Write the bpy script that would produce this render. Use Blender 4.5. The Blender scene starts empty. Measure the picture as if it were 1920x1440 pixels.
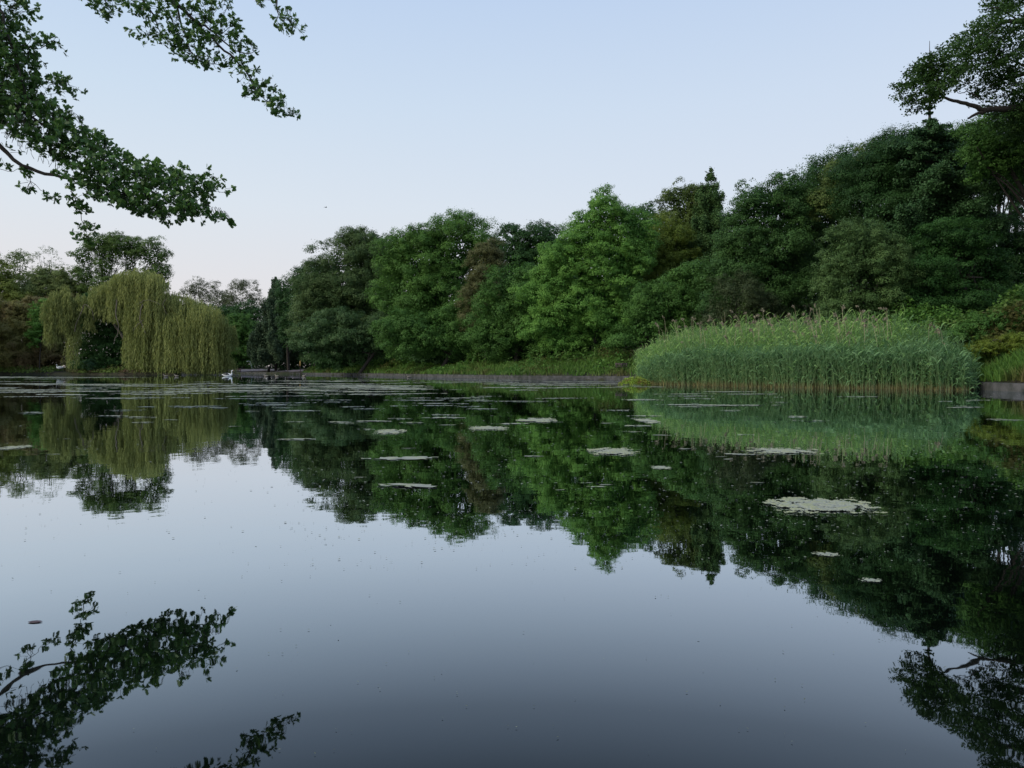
import bpy, math, random
import numpy as np
from mathutils import Vector

sc = bpy.context.scene
col = sc.collection
R = math.radians

# ------------------------------------------------------------------ camera
F = 1441.0            # focal length in photo pixels (1920 wide)
HZ = 693.0            # horizon row in the photo
CH = 0.8              # eye height above the water
cam_d = bpy.data.cameras.new("camera")
cam = bpy.data.objects.new("camera", cam_d)
col.objects.link(cam)
cam.location = (0, 0, CH)
cam.rotation_euler = (R(90), 0, 0)
cam_d.sensor_width = 36.0
cam_d.lens = 36.0 * F / 1920.0
cam_d.shift_y = -(720.0 - HZ) / 1920.0
cam_d.clip_start = 0.1
cam_d.clip_end = 6000
sc.camera = cam

# ------------------------------------------------------------------ world, light
SUN_EL, SUN_AZ = 38.0, -75.0       # broad evening glow from the left, a little behind the viewer
world = bpy.data.worlds.new("World")
sc.world = world
world.use_nodes = True
nt = world.node_tree
nt.nodes.clear()
out = nt.nodes.new('ShaderNodeOutputWorld')
bg = nt.nodes.new('ShaderNodeBackground')
sky = nt.nodes.new('ShaderNodeTexSky')
sky.sky_type = 'NISHITA'
sky.sun_disc = False
sky.sun_elevation = R(6.0)
sky.sun_rotation = R(-110)
sky.air_density = 1.0
sky.dust_density = 1.0
tc = nt.nodes.new('ShaderNodeTexCoord')
sep = nt.nodes.new('ShaderNodeSeparateXYZ')
nt.links.new(tc.outputs['Generated'], sep.inputs[0])
ramp = nt.nodes.new('ShaderNodeValToRGB')
def lin(c):
    return tuple(((v / 255) / 12.92 if v / 255 <= .04045 else ((v / 255 + .055) / 1.055) ** 2.4) for v in c)
def set_ramp(r, pts):
    e = r.color_ramp.elements
    while len(e) > 1:
        e.remove(e[0])
    e[0].position = pts[0][0]; e[0].color = (*pts[0][1], 1)
    for p, c in pts[1:]:
        n = e.new(p); n.color = (*c, 1)
set_ramp(ramp, [(0.0, lin((229, 227, 230))), (0.10, lin((224, 229, 238))), (0.20, lin((219, 229, 243))),
                (0.32, lin((209, 224, 244))), (0.44, lin((194, 214, 242))), (0.7, lin((160, 184, 226))), (1.0, lin((146, 172, 218)))])
nt.links.new(sep.outputs['Z'], ramp.inputs[0])
ramp2 = nt.nodes.new('ShaderNodeValToRGB')     # warmer, paler towards the left
set_ramp(ramp2, [(0.0, lin((240, 230, 225))), (0.10, lin((233, 230, 232))), (0.20, lin((224, 233, 242))),
                 (0.32, lin((208, 226, 244))), (0.44, lin((192, 214, 243))), (0.7, lin((165, 189, 228))), (1.0, lin((146, 172, 218)))])
nt.links.new(sep.outputs['Z'], ramp2.inputs[0])
mr = nt.nodes.new('ShaderNodeMapRange')
mr.inputs['From Min'].default_value = 0.45; mr.inputs['From Max'].default_value = -0.65
nt.links.new(sep.outputs['X'], mr.inputs[0])
mixg = nt.nodes.new('ShaderNodeMix'); mixg.data_type = 'RGBA'
nt.links.new(mr.outputs[0], mixg.inputs[0])
nt.links.new(ramp.outputs[0], mixg.inputs[6]); nt.links.new(ramp2.outputs[0], mixg.inputs[7])
mul = nt.nodes.new('ShaderNodeMix'); mul.data_type = 'RGBA'
mul.inputs[0].default_value = 0.96
scl = nt.nodes.new('ShaderNodeVectorMath'); scl.operation = 'SCALE'; scl.inputs['Scale'].default_value = 0.10
nt.links.new(sky.outputs[0], scl.inputs[0])
nt.links.new(scl.outputs[0], mul.inputs[6]); nt.links.new(mixg.outputs[2], mul.inputs[7])
nt.links.new(mul.outputs[2], bg.inputs[0])
bg.inputs[1].default_value = 1.0
nt.links.new(bg.outputs[0], out.inputs[0])

sun_d = bpy.data.lights.new("sun", 'SUN')
sun_d.energy = 2.8
sun_d.angle = R(28)
sun_d.color = (1.0, 0.92, 0.74)
sun = bpy.data.objects.new("sun", sun_d)
col.objects.link(sun)
az = R(SUN_AZ - 40)
d = Vector((math.sin(az) * math.cos(R(SUN_EL)), math.cos(az) * math.cos(R(SUN_EL)), math.sin(R(SUN_EL))))
sun.rotation_euler = d.to_track_quat('Z', 'Y').to_euler()
sc.view_settings.view_transform = 'Standard'
sc.view_settings.look = 'None'
sc.view_settings.exposure = 0.0
sc.view_settings.gamma = 1.0
sc.cycles.max_bounces = 6
sc.cycles.diffuse_bounces = 3
sc.cycles.transmission_bounces = 3
sc.cycles.glossy_bounces = 3

# ------------------------------------------------------------------ helpers
def W(px, py, D):
    return np.array([(px - 960.0) / F * D, D, CH - (py - HZ) / F * D])

def tag(o, label=None, cat=None, group=None, kind=None):
    if label: o['label'] = label
    if cat: o['category'] = cat
    if group: o['group'] = group
    if kind: o['kind'] = kind
    return o

def link(name, me, mat=None, parent=None, loc=None):
    o = bpy.data.objects.new(name, me)
    if mat is not None and me is not None:
        me.materials.append(mat)
    col.objects.link(o)
    if parent is not None:
        o.parent = parent
    if loc is not None:
        o.location = loc
    return o

def empty(name, loc):
    o = bpy.data.objects.new(name, None)
    o.location = loc
    o.empty_display_size = 0.5
    col.objects.link(o)
    return o

def mesh_np(name, V, Fc, attr=None, smooth=False):
    """V (n,3); Fc: (m,k) int array, all faces of k corners."""
    me = bpy.data.meshes.new(name)
    V = np.ascontiguousarray(V, dtype=np.float32); Fc = np.ascontiguousarray(Fc, dtype=np.int32)
    m, k = Fc.shape
    me.vertices.add(len(V)); me.vertices.foreach_set('co', V.ravel())
    me.loops.add(m * k); me.loops.foreach_set('vertex_index', Fc.ravel())
    me.polygons.add(m)
    me.polygons.foreach_set('loop_start', np.arange(0, m * k, k, dtype=np.int32))
    me.polygons.foreach_set('loop_total', np.full(m, k, dtype=np.int32))
    if smooth:
        me.polygons.foreach_set('use_smooth', np.ones(m, dtype=bool))
    if attr is not None:
        a = me.attributes.new('tint', 'FLOAT', 'POINT')
        a.data.foreach_set('value', np.ascontiguousarray(attr, dtype=np.float32))
    me.update(calc_edges=True)
    return me

def nrm(v):
    return v / (np.linalg.norm(v, axis=-1, keepdims=True) + 1e-9)

DIAMOND = np.array([[0, -.5], [.36, 0], [0, .5], [-.36, 0]])
SPEAR = np.array([[-.1, 0], [.1, 0], [.04, -1], [-.04, -1]])
OAK = np.array([[0, -.55], [.10, -.32], [.24, -.26], [.14, -.1], [.34, .02], [.18, .14], [.28, .34], [.1, .36], [0, .55],
                [-.12, .36], [-.28, .30], [-.16, .12], [-.33, 0], [-.13, -.12], [-.22, -.28], [-.08, -.34]])

def leaf_arrays(rng, P, N, size, tint, shape=DIAMOND, T=None, bend=0.0):
    n = len(P)
    N = nrm(N)
    if T is None:
        T = rng.normal(size=(n, 3))
    T = nrm(T - (T * N).sum(1, keepdims=True) * N)
    B = np.cross(N, T)
    k = len(shape)
    S = size[:, None, None]
    V = P[:, None, :] + S * (shape[None, :, 0:1] * B[:, None, :] + shape[None, :, 1:2] * T[:, None, :])
    if bend:
        V = V + S * bend * (np.abs(shape[None, :, 0:1]) * 1.5) * N[:, None, :]
    return V.reshape(-1, 3), np.arange(n * k).reshape(n, k), np.repeat(tint, k)

def join(parts):
    Vs, Fs, As, off = [], [], [], 0
    for V, Fc, A in parts:
        Vs.append(V); Fs.append(Fc + off); As.append(A); off += len(V)
    return np.concatenate(Vs), np.concatenate(Fs), np.concatenate(As)

def tube_arrays(pts, rad, sides=6):
    """tapered tube along a polyline; returns V, F (quads)"""
    pts = np.array(pts, float); rad = np.array(rad, float)
    n = len(pts)
    t = np.gradient(pts, axis=0); t = nrm(t)
    up = np.tile(np.array([[0.13, 0.97, 0.21]]), (n, 1))
    a = nrm(np.cross(t, up)); b = np.cross(t, a)
    ang = np.linspace(0, 2 * math.pi, sides, endpoint=False)
    V = pts[:, None, :] + rad[:, None, None] * (np.cos(ang)[None, :, None] * a[:, None, :] + np.sin(ang)[None, :, None] * b[:, None, :])
    Fc = []
    for i in range(n - 1):
        for j in range(sides):
            j2 = (j + 1) % sides
            Fc.append((i * sides + j, i * sides + j2, (i + 1) * sides + j2, (i + 1) * sides + j))
    return V.reshape(-1, 3), np.array(Fc), np.zeros(n * sides)

def smooth_path(pts, n=6, jit=0.0, rng=None):
    pts = np.array(pts, float)
    out = []
    for i in range(len(pts) - 1):
        p0 = pts[max(i - 1, 0)]; p1 = pts[i]; p2 = pts[i + 1]; p3 = pts[min(i + 2, len(pts) - 1)]
        for u in np.linspace(0, 1, n, endpoint=False):
            q = 0.5 * ((2 * p1) + (-p0 + p2) * u + (2 * p0 - 5 * p1 + 4 * p2 - p3) * u * u + (-p0 + 3 * p1 - 3 * p2 + p3) * u ** 3)
            out.append(q)
    out.append(pts[-1])
    out = np.array(out)
    if jit and rng is not None:
        out[1:-1] += rng.normal(size=out[1:-1].shape) * jit
    return out

# value noise on arrays
def vnoise(x, y, seed=0):
    xi = np.floor(x).astype(np.int64); yi = np.floor(y).astype(np.int64)
    xf = x - xi; yf = y - yi
    xf = xf * xf * (3 - 2 * xf); yf = yf * yf * (3 - 2 * yf)
    def h(a, b):
        n = (a * 374761393 + b * 668265263 + seed * 1442695041) & 0xffffffff
        n = ((n ^ (n >> 13)) * 1274126177) & 0xffffffff
        return ((n ^ (n >> 16)) & 0xffff) / 65535.0
    return (h(xi, yi) * (1 - xf) + h(xi + 1, yi) * xf) * (1 - yf) + (h(xi, yi + 1) * (1 - xf) + h(xi + 1, yi + 1) * xf) * yf

def fbm(x, y, seed=0, o=4):
    s = 0; a = .5; t = 0
    for i in range(o):
        s = s + a * vnoise(x * 2 ** i, y * 2 ** i, seed + i * 7); t += a; a *= .55
    return s / t

def sstep(a, b, x):
    t = np.clip((x - a) / (b - a), 0, 1)
    return t * t * (3 - 2 * t)

# ------------------------------------------------------------------ materials
def new_mat(name):
    m = bpy.data.materials.new(name); m.use_nodes = True
    n = m.node_tree; n.nodes.clear()
    o = n.nodes.new('ShaderNodeOutputMaterial')
    return m, n, o

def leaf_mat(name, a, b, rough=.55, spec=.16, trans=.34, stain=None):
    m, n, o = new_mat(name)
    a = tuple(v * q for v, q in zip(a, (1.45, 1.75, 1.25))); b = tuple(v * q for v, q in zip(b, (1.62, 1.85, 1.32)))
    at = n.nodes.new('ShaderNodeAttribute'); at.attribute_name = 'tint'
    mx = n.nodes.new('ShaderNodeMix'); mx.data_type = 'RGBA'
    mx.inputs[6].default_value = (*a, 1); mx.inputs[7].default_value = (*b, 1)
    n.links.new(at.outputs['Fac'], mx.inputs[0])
    src = mx.outputs[2]
    if stain:
        tcx = n.nodes.new('ShaderNodeTexCoord'); nz = n.nodes.new('ShaderNodeTexNoise')
        nz.inputs['Scale'].default_value = stain[1]
        n.links.new(tcx.outputs['Object'], nz.inputs['Vector'])
        mm = n.nodes.new('ShaderNodeMapRange'); mm.inputs['From Min'].default_value = .48; mm.inputs['From Max'].default_value = .68
        n.links.new(nz.outputs[0], mm.inputs[0])
        m2 = n.nodes.new('ShaderNodeMix'); m2.data_type = 'RGBA'
        m2.inputs[7].default_value = (*stain[0], 1)
        n.links.new(mm.outputs[0], m2.inputs[0]); n.links.new(src, m2.inputs[6])
        src = m2.outputs[2]
    p = n.nodes.new('ShaderNodeBsdfPrincipled')
    p.inputs['Roughness'].default_value = rough
    p.inputs['Specular IOR Level'].default_value = spec
    n.links.new(src, p.inputs['Base Color'])
    t = n.nodes.new('ShaderNodeBsdfTranslucent')
    n.links.new(src, t.inputs[0])
    ms = n.nodes.new('ShaderNodeMixShader'); ms.inputs[0].default_value = trans
    n.links.new(p.outputs[0], ms.inputs[1]); n.links.new(t.outputs[0], ms.inputs[2])
    n.links.new(ms.outputs[0], o.inputs[0])
    return m

def solid_mat(name, a, b=None, scale=5, rough=.8, detail=6, bump=0.0, stretch=(1, 1, 1)):
    m, n, o = new_mat(name)
    p = n.nodes.new('ShaderNodeBsdfPrincipled'); p.inputs['Roughness'].default_value = rough
    p.inputs['Specular IOR Level'].default_value = .25
    tcx = n.nodes.new('ShaderNodeTexCoord'); mp = n.nodes.new('ShaderNodeMapping'); mp.inputs['Scale'].default_value = stretch
    nz = n.nodes.new('ShaderNodeTexNoise'); nz.inputs['Scale'].default_value = scale; nz.inputs['Detail'].default_value = detail
    n.links.new(tcx.outputs['Object'], mp.inputs[0]); n.links.new(mp.outputs[0], nz.inputs['Vector'])
    cr = n.nodes.new('ShaderNodeValToRGB')
    b = b or tuple(v * .6 for v in a)
    set_ramp(cr, [(.32, a), (.68, b)])
    n.links.new(nz.outputs[0], cr.inputs[0]); n.links.new(cr.outputs[0], p.inputs['Base Color'])
    if bump:
        bp = n.nodes.new('ShaderNodeBump'); bp.inputs['Strength'].default_value = bump; bp.inputs['Distance'].default_value = .05
        n.links.new(nz.outputs[0], bp.inputs['Height']); n.links.new(bp.outputs[0], p.inputs['Normal'])
    n.links.new(p.outputs[0], o.inputs[0])
    return m

M_BARK = solid_mat('bark', (.030, .026, .022), (.058, .050, .042), 3, .9, bump=.6, stretch=(4, 4, .7))
M_BARKL = solid_mat('pale_bark', (.16, .14, .11), (.09, .078, .06), 3, .9, bump=.5, stretch=(4, 4, .7))
M_CONC = solid_mat('concrete', (.075, .072, .072), (.024, .027, .022), 2.6, .9, bump=.4)
M_SOIL = solid_mat('soil_and_moss', (.022, .034, .012), (.04, .032, .02), .35, .95, bump=.5)
M_PATH = solid_mat('path_gravel', (.13, .115, .125), (.085, .075, .08), .8, .95)
M_WOOD = solid_mat('weathered_wood', (.10, .075, .075), (.055, .042, .042), 8, .8, stretch=(1, 6, 6))
M_WHITE = solid_mat('white_plumage', (.75, .76, .76), (.66, .66, .64), 6, .7)
M_GREY = solid_mat('dark_plumage', (.035, .04, .04), (.06, .06, .055), 6, .7)
M_BROWN = solid_mat('brown_plumage', (.22, .20, .17), (.13, .11, .09), 12, .8)
M_BILL = solid_mat('orange_bill', (.55, .20, .04), (.4, .13, .03), 6, .5)
M_BLACK = solid_mat('black_paint', (.012, .012, .013), (.02, .02, .02), 6, .5)

# ------------------------------------------------------------------ pond outline and terrain
POND = np.array([(-16, -1.6), (-15, 8), (-23, 26), (-38, 44), (-66, 80), (-98, 118), (-104, 126), (-84, 128), (-70, 121), (-58, 115), (-50, 116),
                 (-56, 130), (-78, 168), (-47, 142), (-30, 118), (-16, 96), (-6, 76), (0, 63), (7.4, 58.5), (11.5, 48), (15.8, 39.0), (18.7, 32.2), (18.25, 29.0), (18.5, 25.5), (19.2, 12), (19.5, -1.6)], float)

def pond_sd(x, y):
    """signed distance to the shore, positive on land"""
    x = np.asarray(x, float); y = np.asarray(y, float)
    dmin = np.full(x.shape, 1e9); inside = np.zeros(x.shape, bool)
    n = len(POND)
    for i in range(n):
        a = POND[i]; b = POND[(i + 1) % n]
        ex, ey = b - a
        t = np.clip(((x - a[0]) * ex + (y - a[1]) * ey) / (ex * ex + ey * ey), 0, 1)
        dmin = np.minimum(dmin, np.hypot(x - a[0] - t * ex, y - a[1] - t * ey))
        c = ((a[1] > y) != (b[1] > y)) & (x < (b[0] - a[0]) * (y - a[1]) / (b[1] - a[1] + 1e-12) + a[0])
        inside ^= c
    return np.where(inside, -dmin, dmin)

def gz(x, y):
    x = np.asarray(x, float); y = np.asarray(y, float)
    d = pond_sd(x, y)
    s = .035 + .10 * sstep(-45, -15, x) + .22 * sstep(4, 18, x)
    s = s * (0.15 + .85 * sstep(2, 20, y))
    land = .29 + s * 38 * (1 - np.exp(-np.maximum(d, 0) / 38)) + (fbm(x * .25, y * .25, 3) - .5) * np.clip(d * .15, 0, .7)
    bed = -1.0 + 0 * x
    return np.where(d > 0.12, land, np.where(d < -.05, np.maximum(bed, d * .9 - .25), -.25))

xs = np.concatenate([-np.geomspace(3000, 125, 16), np.arange(-120, 60, 1.0), np.geomspace(62, 3000, 20)])
ys = np.concatenate([-np.geomspace(1500, 12, 12), np.arange(-10, 210, 1.0), np.geomspace(214, 4000, 20)])
GX, GY = np.meshgrid(xs, ys)
GZ = gz(GX, GY)
nx, ny = len(xs), len(ys)
idx = np.arange(nx * ny).reshape(ny, nx)
FQ = np.stack([idx[:-1, :-1], idx[:-1, 1:], idx[1:, 1:], idx[1:, :-1]], -1).reshape(-1, 4)
ground = link('ground', mesh_np('ground', np.stack([GX, GY, GZ], -1).reshape(-1, 3), FQ, smooth=True), M_SOIL)
tag(ground, kind='structure')

# water --------------------------------------------------------------
def water_mat():
    m, n, o = new_mat('pond_water')
    tcx = n.nodes.new('ShaderNodeTexCoord')
    nz = n.nodes.new('ShaderNodeTexNoise'); nz.inputs['Scale'].default_value = 2.2; nz.inputs['Detail'].default_value = 3
    nz2 = n.nodes.new('ShaderNodeTexNoise'); nz2.inputs['Scale'].default_value = .35; nz2.inputs['Detail'].default_value = 2
    n.links.new(tcx.outputs['Object'], nz.inputs['Vector']); n.links.new(tcx.outputs['Object'], nz2.inputs['Vector'])
    b1 = n.nodes.new('ShaderNodeBump'); b1.inputs['Strength'].default_value = 1.0; b1.inputs['Distance'].default_value = .0011
    b2 = n.nodes.new('ShaderNodeBump'); b2.inputs['Strength'].default_value = 1.0; b2.inputs['Distance'].default_value = .004
    n.links.new(nz.outputs[0], b1.inputs['Height']); n.links.new(nz2.outputs[0], b2.inputs['Height'])
    n.links.new(b2.outputs[0], b1.inputs['Normal'])
    g = n.nodes.new('ShaderNodeBsdfGlossy'); g.inputs['Roughness'].default_value = .012
    g.inputs['Color'].default_value = (.86, .935, 1, 1)
    n.links.new(b1.outputs[0], g.inputs['Normal'])
    dif = n.nodes.new('ShaderNodeBsdfDiffuse'); dif.inputs[0].default_value = (.0015, .003, .002, 1)
    lw = n.nodes.new('ShaderNodeLayerWeight'); lw.inputs['Blend'].default_value = .5   # facing = 1 - |N.V|
    cr = n.nodes.new('ShaderNodeValToRGB')
    g_ = lambda v: (v, v, v)
    set_ramp(cr, [(0.0, g_(.02)), (.40, g_(.04)), (.54, g_(.085)), (.60, g_(.17)), (.668, g_(.35)), (.767, g_(.64)), (.87, g_(.84)), (1.0, g_(.95))])
    n.links.new(lw.outputs['Facing'], cr.inputs[0])
    mx = n.nodes.new('ShaderNodeMixShader')
    n.links.new(cr.outputs[0], mx.inputs[0]); n.links.new(dif.outputs[0], mx.inputs[1]); n.links.new(g.outputs[0], mx.inputs[2])
    n.links.new(mx.outputs[0], o.inputs[0])
    return m
wv = np.array([(-115, -6, 0), (30, -6, 0), (30, 185, 0), (-115, 185, 0)], float)
water = link('water', mesh_np('water', wv, np.array([[0, 1, 2, 3]])), water_mat())
tag(water, kind='structure')

# kerb ---------------------------------------------------------------
def kerb():
    pts = smooth_path([POND[i] for i in range(12, 26)], 5)
    d = nrm(np.gradient(pts, axis=0)); nn = np.stack([d[:, 1], -d[:, 0]], -1)
    # outward = to the land
    test = pond_sd(pts[:, 0] + nn[:, 0] * .5, pts[:, 1] + nn[:, 1] * .5)
    if test.mean() < 0: nn = -nn
    prof = [(-.06, -.6), (-.06, .285), (-.03, .30), (.42, .31), (.45, .26), (.45, -.3)]
    V = np.array([[(p[0] + q[0] * a, p[1] + q[1] * a, z) for a, z in prof] for p, q in zip(pts, nn)])
    k = len(prof); Fc = []
    for i in range(len(pts) - 1):
        for j in range(k - 1):
            Fc.append((i * k + j, i * k + j + 1, (i + 1) * k + j + 1, (i + 1) * k + j))
    o = link('kerb', mesh_np('kerb', V.reshape(-1, 3), np.array(Fc)), M_CONC)
    tag(o, 'low grey concrete edge along the far and right shore of the pond', None, None, 'structure')
kerb()

def path():
    us = np.linspace(0, 1, 60); P = []
    A = np.array([(-77.5, 169.5), (-62, 156.5), (-46, 144), (-37, 131)], float)
    B = np.array([(-72, 182), (-52, 168), (-39.5, 149), (-35.5, 132)], float)
    V = []
    for u in us:
        i = min(int(u * 3), 2); t = u * 3 - i
        a = A[i] * (1 - t) + A[i + 1] * t; b = B[i] * (1 - t) + B[i + 1] * t
        for v in np.linspace(0, 1, 14):
            p = a * (1 - v) + b * v
            V.append((p[0], p[1], float(gz(p[0], p[1])) + .10))
    ii = np.arange(60 * 14).reshape(60, 14)
    Fc = np.stack([ii[:-1, :-1], ii[1:, :-1], ii[1:, 1:], ii[:-1, 1:]], -1).reshape(-1, 4)
    V = np.array(V); dd = pond_sd(V[:, 0], V[:, 1]); Fc = Fc[(dd[Fc] > .55).all(1)]
    tag(link('path', mesh_np('path', V, Fc, smooth=True), M_PATH), kind='structure')
path()

# ------------------------------------------------------------------ trees
def make_trunk(rng, base, top, r, limbs, mat, parent, name='trunk', sides=7):
    base = np.array(base, float); top = np.array(top, float)
    p = smooth_path([base - [0, 0, .4], base + (top - base) * .33 + rng.normal(size=3) * r * .6, base + (top - base) * .66 + rng.normal(size=3) * r * .8, top], 3)
    parts = [tube_arrays(p, np.linspace(r, r * .25, len(p)), sides)]
    for q in limbs:
        q = np.array(q, float)
        h = rng.uniform(.25, .75)
        a = p[int(h * (len(p) - 1))]
        mid = (a + q) / 2 + [0, 0, .06 * np.linalg.norm(q - a)] + rng.normal(size=3) * .2
        pp = smooth_path([a, mid, q], 3)
        parts.append(tube_arrays(pp, np.linspace(r * .45 * (1.1 - h), .025, len(pp)), 5))
    V, Fc, A = join(parts)
    return link(name, mesh_np(name, V - base, Fc, smooth=True), mat, parent)

def crown_arrays(rng, ells, lobe=1.3, leaf=.22, cov=3.0, flat=.65, droop=0.0, airy=0.0, up=.35, inner=1.0, fringe=.12, under=.35):
    """ells: list of (centre, radii).  Leaf clumps over every ellipsoid, each clump a dome of small leaves."""
    LP, LN, LS, LT = [], [], [], []
    C = np.array([e[0] for e in ells]); Rr = np.array([e[1] for e in ells])
    leaf *= .66
    for c, r in ells:
        c = np.array(c); r = np.array(r)
        area = 4 * math.pi * ((r[0] * r[1]) ** 1.6 / 3 + (r[0] * r[2]) ** 1.6 / 3 + (r[1] * r[2]) ** 1.6 / 3) ** (1 / 1.6)
        nl = max(6, int(area / (lobe * lobe) * .85))
        D_ = nrm(rng.normal(size=(nl * 2, 3)))
        keep = rng.uniform(size=nl * 2) < np.where(D_[:, 2] < -.25, under, 1.0)
        D_ = D_[keep][:nl]
        rad = rng.uniform(.68, 1.12, size=(len(D_), 1))
        P = c + D_ * r * rad
        q = (((P[:, None, :] - C[None]) / Rr[None]) ** 2).sum(-1)
        P_ok = (q < .38).sum(1) == 0
        P, D_ = P[P_ok], D_[P_ok]
        hn = fbm(P[:, 0] / (lobe * 2.1) + P[:, 1] * .13, P[:, 2] / (lobe * 1.7) + P[:, 1] * .11, 19, 2)
        k = (hn > .33) | (rng.uniform(size=len(P)) < .15)
        P, D_ = P[k], D_[k]
        if airy:
            k = rng.uniform(size=len(P)) > airy
            P, D_ = P[k], D_[k]
        for p, dd in zip(P, D_):
            lr = lobe * rng.uniform(.45, 1.4)
            n = int(cov * 9.0 * lr * lr * .55 / (leaf * leaf * .36) / 6)
            # sub clumps on the dome of the bough
            ns = max(4, int(7 * lr / max(leaf * 4.0, .3)))
            sd = nrm(rng.normal(size=(ns, 3)) + .55 * dd + [0, 0, .35])
            spos = sd * rng.uniform(.55, 1.0, size=(ns, 1)) * [1, 1, flat] * lr
            spos[:, 2] -= droop * (np.linalg.norm(spos[:, :2], axis=1))
            w = rng.integers(0, ns, n)
            sr = lr * .34
            od = nrm(rng.normal(size=(n, 3)) + .4 * sd[w])
            ext = rng.uniform(.2, 1.0, size=(n, 1)) ** .6
            fr = rng.uniform(size=(n, 1)) < fringe
            ext = np.where(fr, rng.uniform(1.0, 1.7, size=(n, 1)), ext)
            pos = p + spos[w] + od * ext * sr * [1, 1, .7]
            LP.append(pos)
            LN.append(od * .38 + sd[w] * .6 + rng.normal(size=(n, 3)) * .28 + [0, 0, up])
            LS.append(leaf * rng.uniform(.65, 1.3, n))
            lt = rng.uniform(0, 1)
            st = rng.uniform(0, 1, ns)
            LT.append(np.clip(.45 * lt + .33 * st[w] + .22 * rng.uniform(0, 1, n), 0, 1))
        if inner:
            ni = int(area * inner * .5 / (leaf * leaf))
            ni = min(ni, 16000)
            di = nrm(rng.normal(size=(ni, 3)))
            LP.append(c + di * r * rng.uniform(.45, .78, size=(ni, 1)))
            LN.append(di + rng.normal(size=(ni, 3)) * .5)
            LS.append(leaf * rng.uniform(1.4, 2.4, ni)); LT.append(rng.uniform(0, .35, ni))  # inner leaves tinted dark, shade of the crown recesses put into colour
    return np.concatenate(LP), np.concatenate(LN), np.concatenate(LS), np.concatenate(LT)

def tree(name, label, cat, D, ells, mat, seed, lobe=1.3, leaf=.22, cov=3.0, flat=.65, thick=.8, group=None, trunk_r=.28, trunk_x=None,
         bark=None, parts=None, **kw):
    rng = np.random.default_rng(seed)
    s = D / F
    E = []
    for e in ells:
        cx, cy, rx, ry = e[:4]; off = e[4] if len(e) > 4 else 0.0
        c = W(cx, cy, D); c[1] += off
        E.append((c, np.array([rx * s, max(rx * s * thick, .8), ry * s])))
    bx = W(trunk_x if trunk_x is not None else np.mean([e[0] for e in ells]), 600, D)[0]
    base = np.array([bx, D, float(gz(bx, D))])
    o = empty(name, base)
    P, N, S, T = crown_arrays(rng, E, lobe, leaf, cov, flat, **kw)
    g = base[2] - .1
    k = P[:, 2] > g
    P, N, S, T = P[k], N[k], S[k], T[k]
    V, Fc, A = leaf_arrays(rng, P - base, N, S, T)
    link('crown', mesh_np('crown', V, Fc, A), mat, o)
    top = max(E, key=lambda e: e[0][2])[0]
    limbs = [e[0] + rng.normal(size=3) * e[1] * .35 for e in E for _ in range(3)]
    make_trunk(rng, base, [top[0], top[1], top[2]], trunk_r, limbs, bark or M_BARK, o)
    tag(o, label, cat, group)
    if parts: parts(o, base, rng)
    return o

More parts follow.
